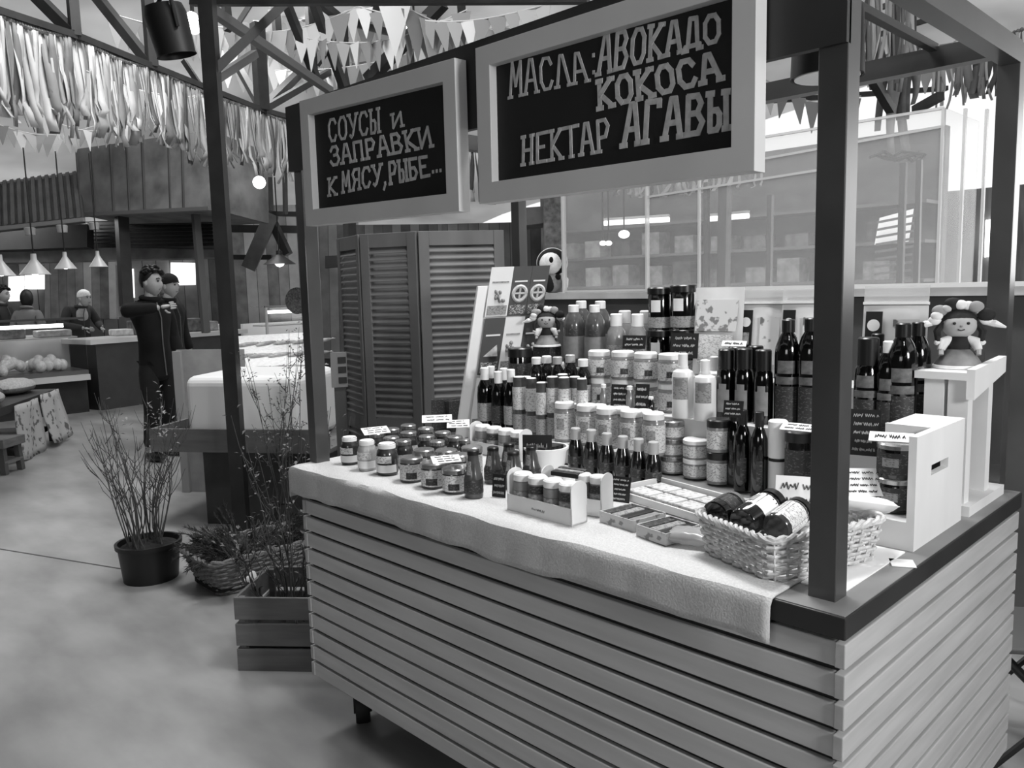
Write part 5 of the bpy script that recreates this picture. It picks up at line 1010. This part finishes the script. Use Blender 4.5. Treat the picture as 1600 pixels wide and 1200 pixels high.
# --- rag dolls and plush toy
def rag_doll(label, p, s, rz, skirt):
    t = thing('rag_doll', label, 'doll', p, rz); S_ = Matrix.Scale(s, 4)
    def bd(mb, n, m, **k): return mb.xf(S_).build(n, m, t, True, **k)
    mskin = mat('doll_cloth', .66, .85, .02, 40); mk = mat('doll_black_cloth', .1, .8, .04, 30); mw = mat('doll_white_cloth', .85, .8, .04, 30); mh = mat('doll_hair', .13, .9, .05, 60)
    bd(MB().ball((0, 0, .70), (.26, .2, .22), 20, 14), 'head', mskin)
    for x in (-.1, .1): bd(MB().ball((x, -.185, .735), .025), 'eye', m_black)
    bd(MB().ball((0, -.2, .69), .02), 'nose', mat('doll_nose', .5, .8)); bd(MB().tube([(-.05, -.19, .635), (0, -.2, .618), (.05, -.19, .635)], .009, 6), 'mouth', m_black)
    bd(MB().ball((0, .03, .76), (.28, .21, .2), 18, 10, lambda q: V((q.x, max(q.y, -.1) if q.z < .06 else q.y, max(q.z, -.02)))), 'hair', mh)
    for x in (-1, 1):
        bd(MB().tube([(x*.25, -.02, .74), (x*.33, -.05, .6), (x*.31, -.08, .45), (x*.29, -.1, .36)], [.05, .06, .05, .02], 8), 'braid', mh)
        bd(MB().ball((x*.31, -.08, .42), (.07, .05, .05)), 'braid_bow', mw)
    for i in range(11):
        a = pi*(.02+.96*i/10); c = V((.3*cos(a), -.02, .76+.2*sin(a))); g = (mw, mk, PEN[1], RIB[2], mw)[i % 5]; o = V((cos(a), -.25, sin(a)))
        k = (1.0, 1.35, .8, 1.2, .95)[i % 5]; bd(MB().ball(c+o*.07*k+V((0, -.02*(i % 2), 0)), (.1*k, .05, .08*k), 12, 8), 'ribbon_loop', g)
    for x in (-1, 1): bd(MB().tube([(x*.33, 0, .74), (x*.5, -.04, .72), (x*.66, -.03, .66)], [.03, .06, .015], 8), 'ribbon_tail', mw)
    bd(MB().lathe([(.0, .3), (.17, .3), (.18, .4), (.14, .5), (.06, .53)], n=16), 'bodice', mk)
    for x in (-1, 1):
        bd(MB().tube([(x*.12, -.02, .47), (x*.24, -.06, .42), (x*.27, -.1, .3)], [.07, .1, .06], 10), 'sleeve', mw); bd(MB().tube([(x*.27, -.1, .31), (x*.27, -.14, .22)], [.045, .04], 8), 'hand', mskin)
    bd(MB().lathe([(.0, .31), (.17, .31), (.26, .22), (.36, .06), (.37, .0), (.0, .0)], n=26), 'skirt', skirt)
    bd(MB().lathe([(.355, .06), (.375, .05), (.39, .005), (.36, .0)], n=26), 'skirt_hem', mw)
    return t
sk = mat('patterned_skirt', .35, .85, .22, 9)
p = (-1.692, 0.99, 1.505); zb_ = p[2]-.7*.152; rag_doll('rag doll with ribbon headdress sitting among bottles beside the recipe cards', (p[0], p[1], zb_), .152, toward_shopper(p[0], p[1])-.1, sk); tag(MB().box((-.05, -.035, 0), (.05, .035, zb_-1.3215)).build('packet', m_labd, None, bevel=.003, loc=(p[0], p[1], 1.3205)), 'dark packet under the smaller rag doll', 'packet')
p = (-0.111, 0.97, 1.514); rag_doll('larger rag doll with ribbon headdress on the pale trestle at the right', (p[0], p[1], 1.3955), (p[2]-1.3955)/.70, toward_shopper(p[0], p[1])+.15, sk)
p = (-3.148, 2.62, 1.595); s = .30; t = thing('plush_toy', 'black and white plush toy on the back counter behind the recipe cards', 'toy', (p[0], p[1], 1.60), toward_shopper(p[0], p[1])-.3); S_ = Matrix.Scale(s, 4)
mp1, mp2, mp3 = mat('plush_white', .88, .9, .05, 50), mat('plush_black', .06, .9), mat('plush_grey', .5, .9, .05, 40)
for nm, mb, m in (('body', MB().ball((0, 0, .25), (.26, .2, .27), 18, 12), mp3), ('bib', MB().ball((-.06, -.13, .22), (.17, .1, .2), 14, 10), mp2), ('hood', MB().ball((0, .0, .68), (.36, .22, .33), 22, 14), mp2), ('face', MB().ball((0.0, -.09, .67), (.28, .17, .26), 20, 14), mp1),
                  ('eye', MB().ball((.05, -.245, .74), (.05, .03, .07)), mp2), ('eye', MB().ball((-.14, -.2, .70), (.04, .03, .06)), mp2), ('piping', MB().tube([(.36*cos(a*pi/16), -.02, .68+.33*sin(a*pi/16)) for a in range(33)], .014, 6), mp1),
                  ('arm', MB().tube([(.2, -.02, .42), (.32, -.06, .28), (.33, -.1, .12)], [.06, .08, .06], 10), mp1), ('arm', MB().tube([(-.2, -.02, .42), (-.32, -.06, .28), (-.33, -.1, .12)], [.06, .08, .06], 10), mp1), ('spot', MB().ball((.17, -.13, .36), (.07, .06, .07)), mp2)):
    mb.xf(S_).build(nm, m, t, True)

# ================================================================== louvred folding screen
m_louv = mat('grey_stained_wood', .40, .6, .05, 4, (1, 1, .3), .06)
VS = [V((-3.481, 1.147, 1.48)), V((-3.113, 1.049, 1.489)), V((-2.785, 1.182, 1.486)), V((-2.523, 1.562, 1.472))]
for v_ in VS: v_.z = 0
t = thing('louvred_screen', 'three leaf grey louvred folding screen standing behind the left of the counter', 'screen', VS[0])
for i in range(3):
    a, b = VS[i]-VS[0], VS[i+1]-VS[0]; d = (b-a).normalized(); a = a+d*.004; b = b-d*.004; n = V((-d.y, d.x, 0)); w = (b-a).length; Hs = 1.95
    F = Matrix((d, n, V((0, 0, 1)))).transposed().to_4x4(); F.translation = a
    fr = MB(); sw = .055 if i else .045
    for x0 in (0, w-sw): fr.box((x0, -.014, .02), (x0+sw, .014, Hs))
    for z0, z1 in ((.02, .14), (.86, .95), (Hs-.075, Hs)): fr.box((sw, -.012, z0), (w-sw, .012, z1))
    leaf = fr.xf(F).build('leaf_frame', m_louv, t, bevel=.002)
    sl = MB()
    for z0, z1 in ((.14, .86), (.95, Hs-.075)):
        k = int((z1-z0)/.036)
        for j in range(k):
            z = z0+(z1-z0)*(j+.5)/k; sl.add([(sw, -.013, z-.016), (w-sw, -.013, z-.016), (w-sw, .011, z+.016), (sw, .011, z+.016), (sw, -.013, z-.010), (w-sw, -.013, z-.010), (w-sw, .011, z+.022), (sw, .011, z+.022)], [(3, 2, 1, 0), (4, 5, 6, 7), (0, 1, 5, 4), (1, 2, 6, 5), (2, 3, 7, 6), (3, 0, 4, 7)])
    sl.xf(F).build('louvre', m_louv, leaf)
t = thing('wall_switch_plate', 'pale plate with three dark square openings beside the stall post', 'plate', (-3.345, 1.022, 1.203), toward_shopper(-3.4, 1.1)+.1); MB().box((-.045, 0, -.1), (.045, .02, .1)).build('plate', mat('pale_plate', .5, .5), t)
for z in (-.06, 0, .055): MB().box((-.005, -.006, z-.018), (.04, .002, z+.018)).build('opening', m_black, t)
t.location.z += .0
MB().box((-.03, .02, -1.1), (.03, .04, .1)).build('post', mat('dim_plate_post', .3, .6), t)

# ================================================================== plants at the left of the stall
m_twig = mat('dry_twig', .30, .85, .06, 30); m_leaf = mat('dry_leaf', .42, .8, .08, 20); m_fir = mat('fir_needles', .27, .85, .06, 30); m_soil = mat('dark_soil', .12, .95, .04, 40, (1, 1, 1), .5)
def twigs(n, h, rad0, spread, seed, leafy, fork=3):
    rnd = random.Random(seed); st_, lv = MB(), MB()
    for i in range(n):
        a = rnd.uniform(0, 2*pi); r0 = rad0*rnd.random()**.5; b = V((r0*cos(a), r0*sin(a), 0)); a2 = a+rnd.uniform(-.5, .5); hh = h*rnd.uniform(.7, 1.08); sp = spread*rnd.uniform(.3, 1); k = V((rnd.uniform(-.05, .05), rnd.uniform(-.05, .05), 0))
        P = [b+V((cos(a2)*sp*f**1.3, sin(a2)*sp*f**1.3, hh*f))+k*sin(f*5) for f in [j/7 for j in range(8)]]
        st_.tube(P, [.0042*(1-.75*j/7) for j in range(8)], 5)
        for q in range(fork):
            j = rnd.randint(2, 6); o = P[j]; an = rnd.uniform(0, 2*pi); ln = rnd.uniform(.06, .22)*(1.2-j/9); e = o+V((cos(an)*ln*.6, sin(an)*ln*.6, ln)); m_ = o.lerp(e, .5)+V((cos(an), sin(an), 0))*.012
            st_.tube([o, m_, e], [.0022, .0018, .001], 4)
            for z in range(leafy): leaf(lv, rnd, o.lerp(e, rnd.random()))
        for z in range(leafy*2): leaf(lv, rnd, P[rnd.randint(5, 7)]+V((rnd.uniform(-.03, .03), rnd.uniform(-.03, .03), rnd.uniform(-.03, .03))))
    return st_, lv
def leaf(mb, rnd, c, s=1):
    a = rnd.uniform(0, 2*pi); t_ = rnd.uniform(-.7, .7); l = rnd.uniform(.018, .034)*s; w = l*.45; d = V((cos(a)*cos(t_), sin(a)*cos(t_), sin(t_))); e = V((-sin(a), cos(a), rnd.uniform(-.3, .3))); n = d.cross(e)*.004
    mb.add([c, c+d*l*.5+e*w*.5+n, c+d*l, c+d*l*.5-e*w*.5+n], [(0, 1, 2, 3)])
pp = V((-4.023, 0.142, 0)); d = (V((pp.x, pp.y))-SHOPPER).normalized()*.16; pp = pp+V((d.x, d.y, 0))
t = thing('potted_branches', 'black plastic pot of tall bare branches standing on the floor at the left', 'plant', pp)
MB().lathe([(0, 0), (.15, 0), (.17, .2), (.182, .2), (.184, .225), (.168, .225), (.16, .195), (0, .195)], n=32).build('pot', mat('black_pot', .10, .45), t, True)
MB().lathe([(0, .197), (.158, .197), (.12, .206), (0, .215)], n=24).build('soil', m_soil, t, True)
s_, l_ = twigs(34, .86, .11, .24, 3, 0, 5); s_.xf(Matrix.Translation((0, 0, .2))).build('branches', m_twig, t)
rnd = random.Random(5); lv = MB()
for c, n, sp in (((.10, .06, .98), 34, .09), ((-.16, -.05, .92), 16, .07), ((.02, .14, .96), 14, .08), ((.13, .09, .84), 26, .07)):
    for k in range(n): leaf(lv, rnd, V(c)+V((rnd.gauss(0, sp*.5), rnd.gauss(0, sp*.5), rnd.gauss(0, sp*.8))), 1.1)
lv.build('leaves', mat('pale_dry_leaf', .5, .8, .08, 20), t)
# wicker basket with fir greens
bq = V((-3.536, 0.324, 0)); q2 = V((-3.529, 0.741, 0.12)); brz2 = math.atan2(q2.y-bq.y, q2.x-bq.x)
t = thing('planter_basket', 'dark wicker basket planter with fir greens between pot and wooden crate', 'basket', bq, brz2)
def bp2(a, f, off=0):
    c, s_ = cos(a), sin(a); k = (abs(c)**7+abs(s_)**7)**(-1/7); fl = .85+.25*f
    return V((.26+c*k*(.29*fl+off), .19+s_*k*(.20*fl+off), .205*f+.001))
m_wk2 = mat('dark_wicker_reed', .46, .8, .1, 50, (1, 1, 1), .2); mb = MB()
for r_ in range(14): mb.tube([bp2(2*pi*i/64, .04+.9*r_/13, .004*(1 if (i//2+r_) % 2 else -1)) for i in range(65)], .0085, 5)
mb.build('weave', m_wk2, t, True); mb = MB()
for k in range(2): mb.tube([bp2(2*pi*i/80, 1)+V((.008*cos(i*1.1+k*pi), 0, .008*sin(i*1.1+k*pi))) for i in range(81)], .010, 6)
mb.build('braided_rim', m_wk2, t, True)
mb = MB(); mb.v = [tuple(bp2(2*pi*i/40, .5, -.01)+V((0, 0, z))) for z in (-.08, .03) for i in range(40)]; mb.f = [tuple(reversed(range(40))), tuple(range(40, 80))]+[(i, (i+1) % 40, 40+(i+1) % 40, 40+i) for i in range(40)]
mb.build('soil', m_soil, t)
rnd = random.Random(9); fr = MB(); fb = MB()
for i in range(110):
    a = rnd.uniform(0, 2*pi); r0 = rnd.random()**.5; b = V((.26+.22*r0*cos(a), .17+.15*r0*sin(a), .14)); a2 = a+rnd.uniform(-.5, .5); ln = rnd.uniform(.14, .32); el = rnd.uniform(.1, 1.1)
    e = b+V((cos(a2)*cos(el)*ln, sin(a2)*cos(el)*ln, sin(el)*ln)); m_ = b.lerp(e, .55)+V((0, 0, .04)); P = [b, b.lerp(m_, .5)+V((0, 0, .01)), m_, m_.lerp(e, .6), e]
    fb.tube(P, [.004, .0035, .003, .002, .001], 4)
    for k in range(110):
        f = rnd.uniform(.1, 1)*3.99; j = int(f); o = P[j].lerp(P[j+1], f-j); dd = (P[j+1]-P[j]).normalized(); u = V((rnd.gauss(0, 1), rnd.gauss(0, 1), rnd.gauss(0, 1))); u = (u-dd*u.dot(dd)).normalized(); q = o+(u*.8+dd*.7)*rnd.uniform(.018, .04); wv = dd.cross(u)*.0022
        fr.add([o-wv, o+wv, q], [(0, 1, 2)])
fb.build('stem', m_twig, t); o = fr.build('greenery', m_fir, t)
MB().ball((.1, -.16, .13), (.035, .012, .03), 10, 8, lambda p: p*(1+.4*sin(p.x*90))).build('bow', m_labw, t, True)
# wooden crate with twigs
cq = V((-2.667, 0.001, 0)); dirx = V((-2.408, 0.223, 0))-cq; crz = math.atan2(dirx.y, dirx.x)
t = thing('planter_crate', 'grey slatted wooden crate with bare twigs at the left end of the stall', 'crate', cq, crz); m_cg = mat('grey_crate_wood', .40, .75, .05, 5, (.5, 4, 4), .1); Wc, Dc, Hc = .46, .40, .34
for z0, z1 in ((.0, .10), (.115, .215), (.235, .335)):
    MB().box((0, 0, z0), (Wc, .014, z1)).build('front_slat', m_cg, t, bevel=.002); MB().box((0, Dc-.014, z0), (Wc, Dc, z1)).build('back_slat', m_cg, t, bevel=.002)
    for x0 in (0, Wc-.014): MB().box((x0, .014, z0), (x0+.014, Dc-.014, z1)).build('end_slat', m_cg, t, bevel=.002)
for x0, y0 in ((.014, .014), (Wc-.039, .014), (.014, Dc-.039), (Wc-.039, Dc-.039)): MB().box((x0, y0, 0), (x0+.025, y0+.025, .33)).build('corner_post', m_cg, t)
MB().box((.014, .014, .01), (Wc-.014, Dc-.014, .02)).build('floor', m_cg, t); MB().box((.04, .04, .02), (Wc-.04, Dc-.04, .16)).build('soil', m_soil, t)
s_, l_ = twigs(20, .95, .12, .2, 11, 3, 5); T_ = Matrix.Translation((.22, .2, .15)); s_.xf(T_).build('branches', m_twig, t); l_.xf(T_).build('leaves', m_leaf, t)
s_, l_ = twigs(14, .5, .08, .34, 23, 2, 4); T_ = Matrix.Translation((.12, .26, .15)); s_.xf(T_).build('branches', m_twig, t); l_.xf(T_).build('leaves', m_leaf, t)
# tall leafy branches in a floor vase behind the crate
t = thing('tall_branches', 'tall thin leafy branches in a dark floor vase before the white bin', 'plant', (-4.141, 1.066, 0))
MB().lathe([(0, 0), (.09, 0), (.12, .1), (.1, .22), (.07, .28), (.075, .29), (.06, .28), (0, .2)], n=24).build('vase', mat('dark_vase', .16, .5), t, True)
s_, l_ = twigs(12, 1.15, .04, .22, 31, 4, 6); T_ = Matrix.Translation((0, 0, .22)); s_.xf(T_).build('branches', m_twig, t); l_.xf(T_).build('leaves', m_leaf, t)

# ================================================================== people
def skin_mesh(name, verts, edges, root=0, sub=2):
    me = bpy.data.meshes.new(name); me.from_pydata([v[:3] for v in verts], edges, [])
    o = bpy.data.objects.new('tmp_skin', me); COL.objects.link(o)
    sk_ = o.modifiers.new('skin', 'SKIN'); sk_.use_smooth_shade = True; sk_.branch_smoothing = .6
    lay = me.skin_vertices[0].data
    for i, v in enumerate(verts):
        r = v[3]; lay[i].radius = (r, r) if not hasattr(r, '__len__') else r; lay[i].use_root = (i == root)
    s_ = o.modifiers.new('sub', 'SUBSURF'); s_.levels = s_.render_levels = sub
    dg = bpy.context.evaluated_depsgraph_get(); dg.update()
    m_ = bpy.data.meshes.new_from_object(o.evaluated_get(dg)); out = ([tuple(v.co) for v in m_.vertices], [tuple(p.vertices) for p in m_.polygons])
    bpy.data.objects.remove(o); bpy.data.meshes.remove(m_); return out
def chain(verts, edges, start, pts):
    prev = start
    for p in pts: verts.append(p); edges.append((prev, len(verts)-1)); prev = len(verts)-1
    return prev
m_skin = mat('skin', .66, .55, .02, 30); m_hair = mat('black_hair', .07, .5, .02, 60)
def head_fn(p):
    x, y, z = p; q = V(p)
    if z < 0: q.x *= 1-.28*(-z/.12)**1.5; q.y = q.y*(1-.12*(-z/.12))-.012*(-z/.12)
    if y < -.05 and abs(x) < .02 and -.045 < z < .03: q.y -= .022*(1-abs(x)/.02)*(1-abs(z+.02)/.05)
    if y < -.04 and .018 < z < .05: q.y -= .006
    if y < -.04 and abs(abs(x)-.032) < .018 and -.005 < z < .02: q.y += .006
    if y < -.05 and abs(x) < .03 and -.075 < z < -.05: q.y -= .006
    return q
def hand(mb, wrist, d, palm_n, s=1, curl=.5):
    """palm and five separate tapered fingers; d = pointing direction, palm_n = palm normal"""
    d = V(d).normalized(); n = V(palm_n); n = (n-d*n.dot(d)).normalized(); sd = d.cross(n); w = V(wrist)
    vs_, es = [(*w, .022), (*(w+d*.045), (.034, .016)), (*(w+d*.085), (.036, .015))], [(0, 1), (1, 2)]
    v, f = skin_mesh('palm', vs_, es, 0, 2); mb.add(v, f)
    for k, (o, l) in enumerate(((-.027, .062), (-.009, .075), (.009, .070), (.026, .055))):
        b = w+d*.08+sd*o; P = [b]; dd = d.copy()
        for j in range(3): dd = (dd+n*curl*(.35+.2*j)).normalized(); P.append(P[-1]+dd*l*(.42, .33, .25)[j])
        v, f = skin_mesh('finger', [(*p, r) for p, r in zip(P, (.0095, .009, .008, .0065))], [(0, 1), (1, 2), (2, 3)], 0, 1); mb.add(v, f)
    b = w+d*.03-sd*.028; P = [b, b-sd*.028+d*.02+n*.008, b-sd*.036+d*.048+n*.018]
    v, f = skin_mesh('thumb', [(*p, r) for p, r in zip(P, (.012, .0105, .008))], [(0, 1), (1, 2)], 0, 1); mb.add(v, f)
def person(label, loc, rz, s, J, hair='short', coat=.06, legs=.07, cap=None, turn=0.0, full=True, hands=True):
    t = thing('person', label, 'person', loc, rz); t.scale = (s, s, s); mb = MB()
    rs, re, rh, ls, le, lh = [V(J[k]) for k in ('rs', 're', 'rh', 'ls', 'le', 'lh')]; nk = V(J.get('nk', (0, 0, 1.50))); hd = V(J.get('hd', (0, -.035, 1.655)))
    vv = [(0, 0, .95, (.11, .085)), (0, .01, 1.12, (.11, .08)), (0, .01, 1.32, (.13, .09)), (nk.x, nk.y, nk.z-.04, (.09, .08)), (nk.x, nk.y, nk.z+.02, .058), (hd.x, hd.y+.02, hd.z-.06, .056)]; ee = [(0, 1), (1, 2), (2, 3), (3, 4), (4, 5)]
    for sh, el, ha in ((rs, re, rh), (ls, le, lh)): chain(vv, ee, 2, [(*(sh*.98), .062), (*sh.lerp(el, .5), .05), (*el, .042), (*el.lerp(ha, .5), .038), (*ha, .026)])
    if full:
        for hp, kn, an, to_ in J['legs']: chain(vv, ee, 0, [(*hp, .07), (*V(hp).lerp(V(kn), .5), .066), (*kn, .052), (*V(kn).lerp(V(an), .45), .056), (*an, .04), (*to_, .035)])
    v, f = skin_mesh('body', vv, ee, 0, 2); mb.add(v, f)
    Hd = MB(); Hd.ball((0, 0, 0), (.077, .095, .122), 28, 22, head_fn)
    for x in (-1, 1): Hd.ball((x*.077, .012, -.005), (.012, .02, .032), 10, 8)
    HM = Matrix.Translation(hd) @ Matrix.Rotation(turn, 4, 'Z'); Hd.xf(HM); mb.add(Hd.v, Hd.f)
    if hands:
        hand(mb, rh, J.get('rd', rh-re), J.get('rn', (0, 1, -.3)), 1, .5); hand(mb, lh, J.get('ld', lh-le), J.get('ln', (-1, 0, 0)), 1, .35)
    mb.build('body', m_skin, t, True)
    for x in (-1, 1): MB().ball((x*.03, -.086, .012), (.012, .006, .007), 10, 6).xf(HM).build('eye', m_black, t, True); MB().tube([(x*.015, -.094, .035), (x*.03, -.095, .039), (x*.048, -.083, .033)], .004, 6).xf(HM).build('eyebrow', m_hair, t, True)
    MB().tube([(-.022, -.088, -.064), (0, -.096, -.061), (.022, -.088, -.064)], .0045, 6).xf(HM).build('mouth', mat('lips', .45, .5), t, True)
    if hair == 'short':
        hm = MB().ball((0, .012, .03), (.090, .103, .128), 26, 18, lambda p: V((p.x*(1+.05*sin(p.z*160+p.y*90)), max(p.y, -.055+.9*max(0, .035-p.z)) if p.z < .055 else max(p.y*1.08, -.105), max(p.z, -.075 if p.y > .03 else -.02))))
        rn = random.Random(4)
        for k in range(34):
            a, e = rn.uniform(0, 2*pi), rn.uniform(.35, 1.45); c = V((.082*cos(a)*cos(e), .098*sin(a)*cos(e)-.004, .035+.118*sin(e))); hm.ball(c, (.026, .03, .02), 8, 6)
        hm.xf(HM).build('hair', m_hair, t, True)
    if hair == 'long': MB().ball((0, .02, .0), (.095, .105, .15), 24, 16, lambda p: V((p.x, max(p.y, -.04) if p.z < .07 else p.y, p.z))).xf(HM).build('hair', m_hair, t, True)
    if cap: MB().ball((0, .008, .045), (.088, .106, .095), 24, 14, lambda p: V((p.x*(1+.02*sin(p.z*220)), p.y*(1+.02*sin(p.z*220)), max(p.z, -.03+.25*max(0, -p.y))))).xf(HM).build('cap', cap, t, True)
    # clothing
    cv = [(0, 0, .735, (.10, .085)), (0, 0, .78, (.155, .125)), (0, 0, .92, (.17, .135)), (0, .01, 1.12, (.172, .125)), (0, .01, 1.34, (.195, .135)), (nk.x*.8, nk.y*.8, nk.z-.04, (.105, .095)), (nk.x, nk.y, nk.z+.015, .078)]; ce_ = [(0, 1), (1, 2), (2, 3), (3, 4), (4, 5), (5, 6)]
    for sh, el, ha in ((rs, re, rh), (ls, le, lh)): chain(cv, ce_, 4, [(*sh, .085), (*sh.lerp(el, .5), .072), (*el, .065), (*el.lerp(ha, .5), .057), (*el.lerp(ha, .95), .047)])
    v, f = skin_mesh('coat', cv, ce_, 0, 2); MB().add(v, f).build('coat', mat('coat_%d' % int(coat*100), coat, .95, .012, 12, (1, 1, 1), .15), t, True)
    MB().tube([(nk.x+.075*cos(a*pi/12), nk.y+.01+.07*sin(a*pi/12), nk.z+.012+.012*sin(a*pi/12)) for a in range(25)], .024, 8).build('collar', mat('coat_%d' % int(coat*100), coat), t, True)
    MB().tube([(nk.x, nk.y-.085, nk.z-.03), (.0, -.135, 1.33), (0, -.13, 1.1), (0, -.15, .8)], .006, 6).build('zip', mat('zip_metal', .3, .3), t, True)
    if full:
        tv = [(0, 0, .95, (.10, .09))]; te = []
        for hp, kn, an, to_ in J['legs']: chain(tv, te, 0, [(hp[0]*.95, hp[1], hp[2]-.07, .095), (*V(hp).lerp(V(kn), .5), .092), (*kn, .078), (*V(kn).lerp(V(an), .5), .074), (*(V(an)+V((0, 0, .03))), .066)])
        v, f = skin_mesh('trousers', tv, te, 0, 2); MB().add(v, f).build('trousers', mat('trousers_cloth', legs, .9, .02, 20), t, True)
        for hp, kn, an, to_ in J['legs']:
            an, to_ = V(an), V(to_); d = (to_-an); d.z = 0; d.normalize(); c = an+d*.07; c.z = .05; yaw = math.atan2(d.y, d.x)
            MB().ball((0, 0, 0), (.15, .052, .055), 20, 12, lambda p: V((p.x, p.y, max(p.z, -.045)*(1-.35*max(0, p.x/.15))))).xf(Matrix.Translation(c+V((0, 0, -.004))) @ Matrix.Rotation(yaw, 4, 'Z')).build('shoe', mat('black_leather', .09, .4), t, True)
    return t
LEGS = [((-.09, 0, .92), (-.11, -.06, .5), (-.12, .0, .09), (-.13, -.16, .04)), ((.09, 0, .92), (.12, .0, .5), (.13, .1, .09), (.15, -.05, .04))]
DOWN = dict(rs=(-.17, 0, 1.43), re=(-.24, .03, 1.16), rh=(-.24, -.05, .93), ls=(.17, 0, 1.43), le=(.24, .03, 1.16), lh=(.25, -.05, .93), legs=LEGS, rn=(1, 0, 0), ln=(-1, 0, 0))
mp_ = (-7.67, 1.627, 0); mrz = toward_shopper(mp_[0], mp_[1])
person('man in black coat with short dark hair and one raised arm before the counter', mp_, mrz+.6, 1.075,
       dict(rs=(-.18, .0, 1.43), re=(-.36, -.14, 1.40), rh=(-.13, -.32, 1.43), ls=(.17, .02, 1.42), le=(.24, .06, 1.15), lh=(.26, -.03, .92), legs=LEGS, rd=(.9, -.35, .15), rn=(.3, .9, -.2), ln=(-1, 0, 0)), 'short', .055, .06, turn=.35)
q = (-8.827, 2.258, 1.586); person('person in a dark cap and coat standing right behind the man in black', (q[0], q[1], 0), toward_shopper(q[0], q[1])+.9, 1.06, DOWN, 'none', .09, .1, mat('dark_knit_cap', .08, .9))
q = (-13.598, 2.699, 1.495); person('seller in a pale knitted cap bending over behind the fish chiller', (q[0], q[1], 0), toward_shopper(q[0], q[1])+.5, 1.04, dict(DOWN, nk=(0, -.1, 1.44), hd=(.0, -.2, 1.57), rh=(-.12, -.35, 1.12), lh=(.15, -.36, 1.1), re=(-.27, -.05, 1.17), le=(.27, -.05, 1.17)), 'none', .2, .2, mat('pale_knit_cap', .88, .9, .06, 60), turn=.3)
q = (-14.065, 2.086, 1.537); person('person with full black hair behind the fish chiller at the left', (q[0], q[1], 0), toward_shopper(q[0], q[1])+2.6, 1.0, DOWN, 'long', .45, .2)
q = (-14.706, 1.879, 1.628); person('person in a dark jacket at the far left picture edge', (q[0], q[1], 0), toward_shopper(q[0], q[1])+1.0, 1.04, DOWN, 'short', .2, .15)
q = (-14.893, 4.614, 1.907); person('distant dark haired person seen between the man in black and the window', (q[0], q[1], 0), toward_shopper(q[0], q[1])-.6, 1.12, DOWN, 'short', .3, .2, hands=False)
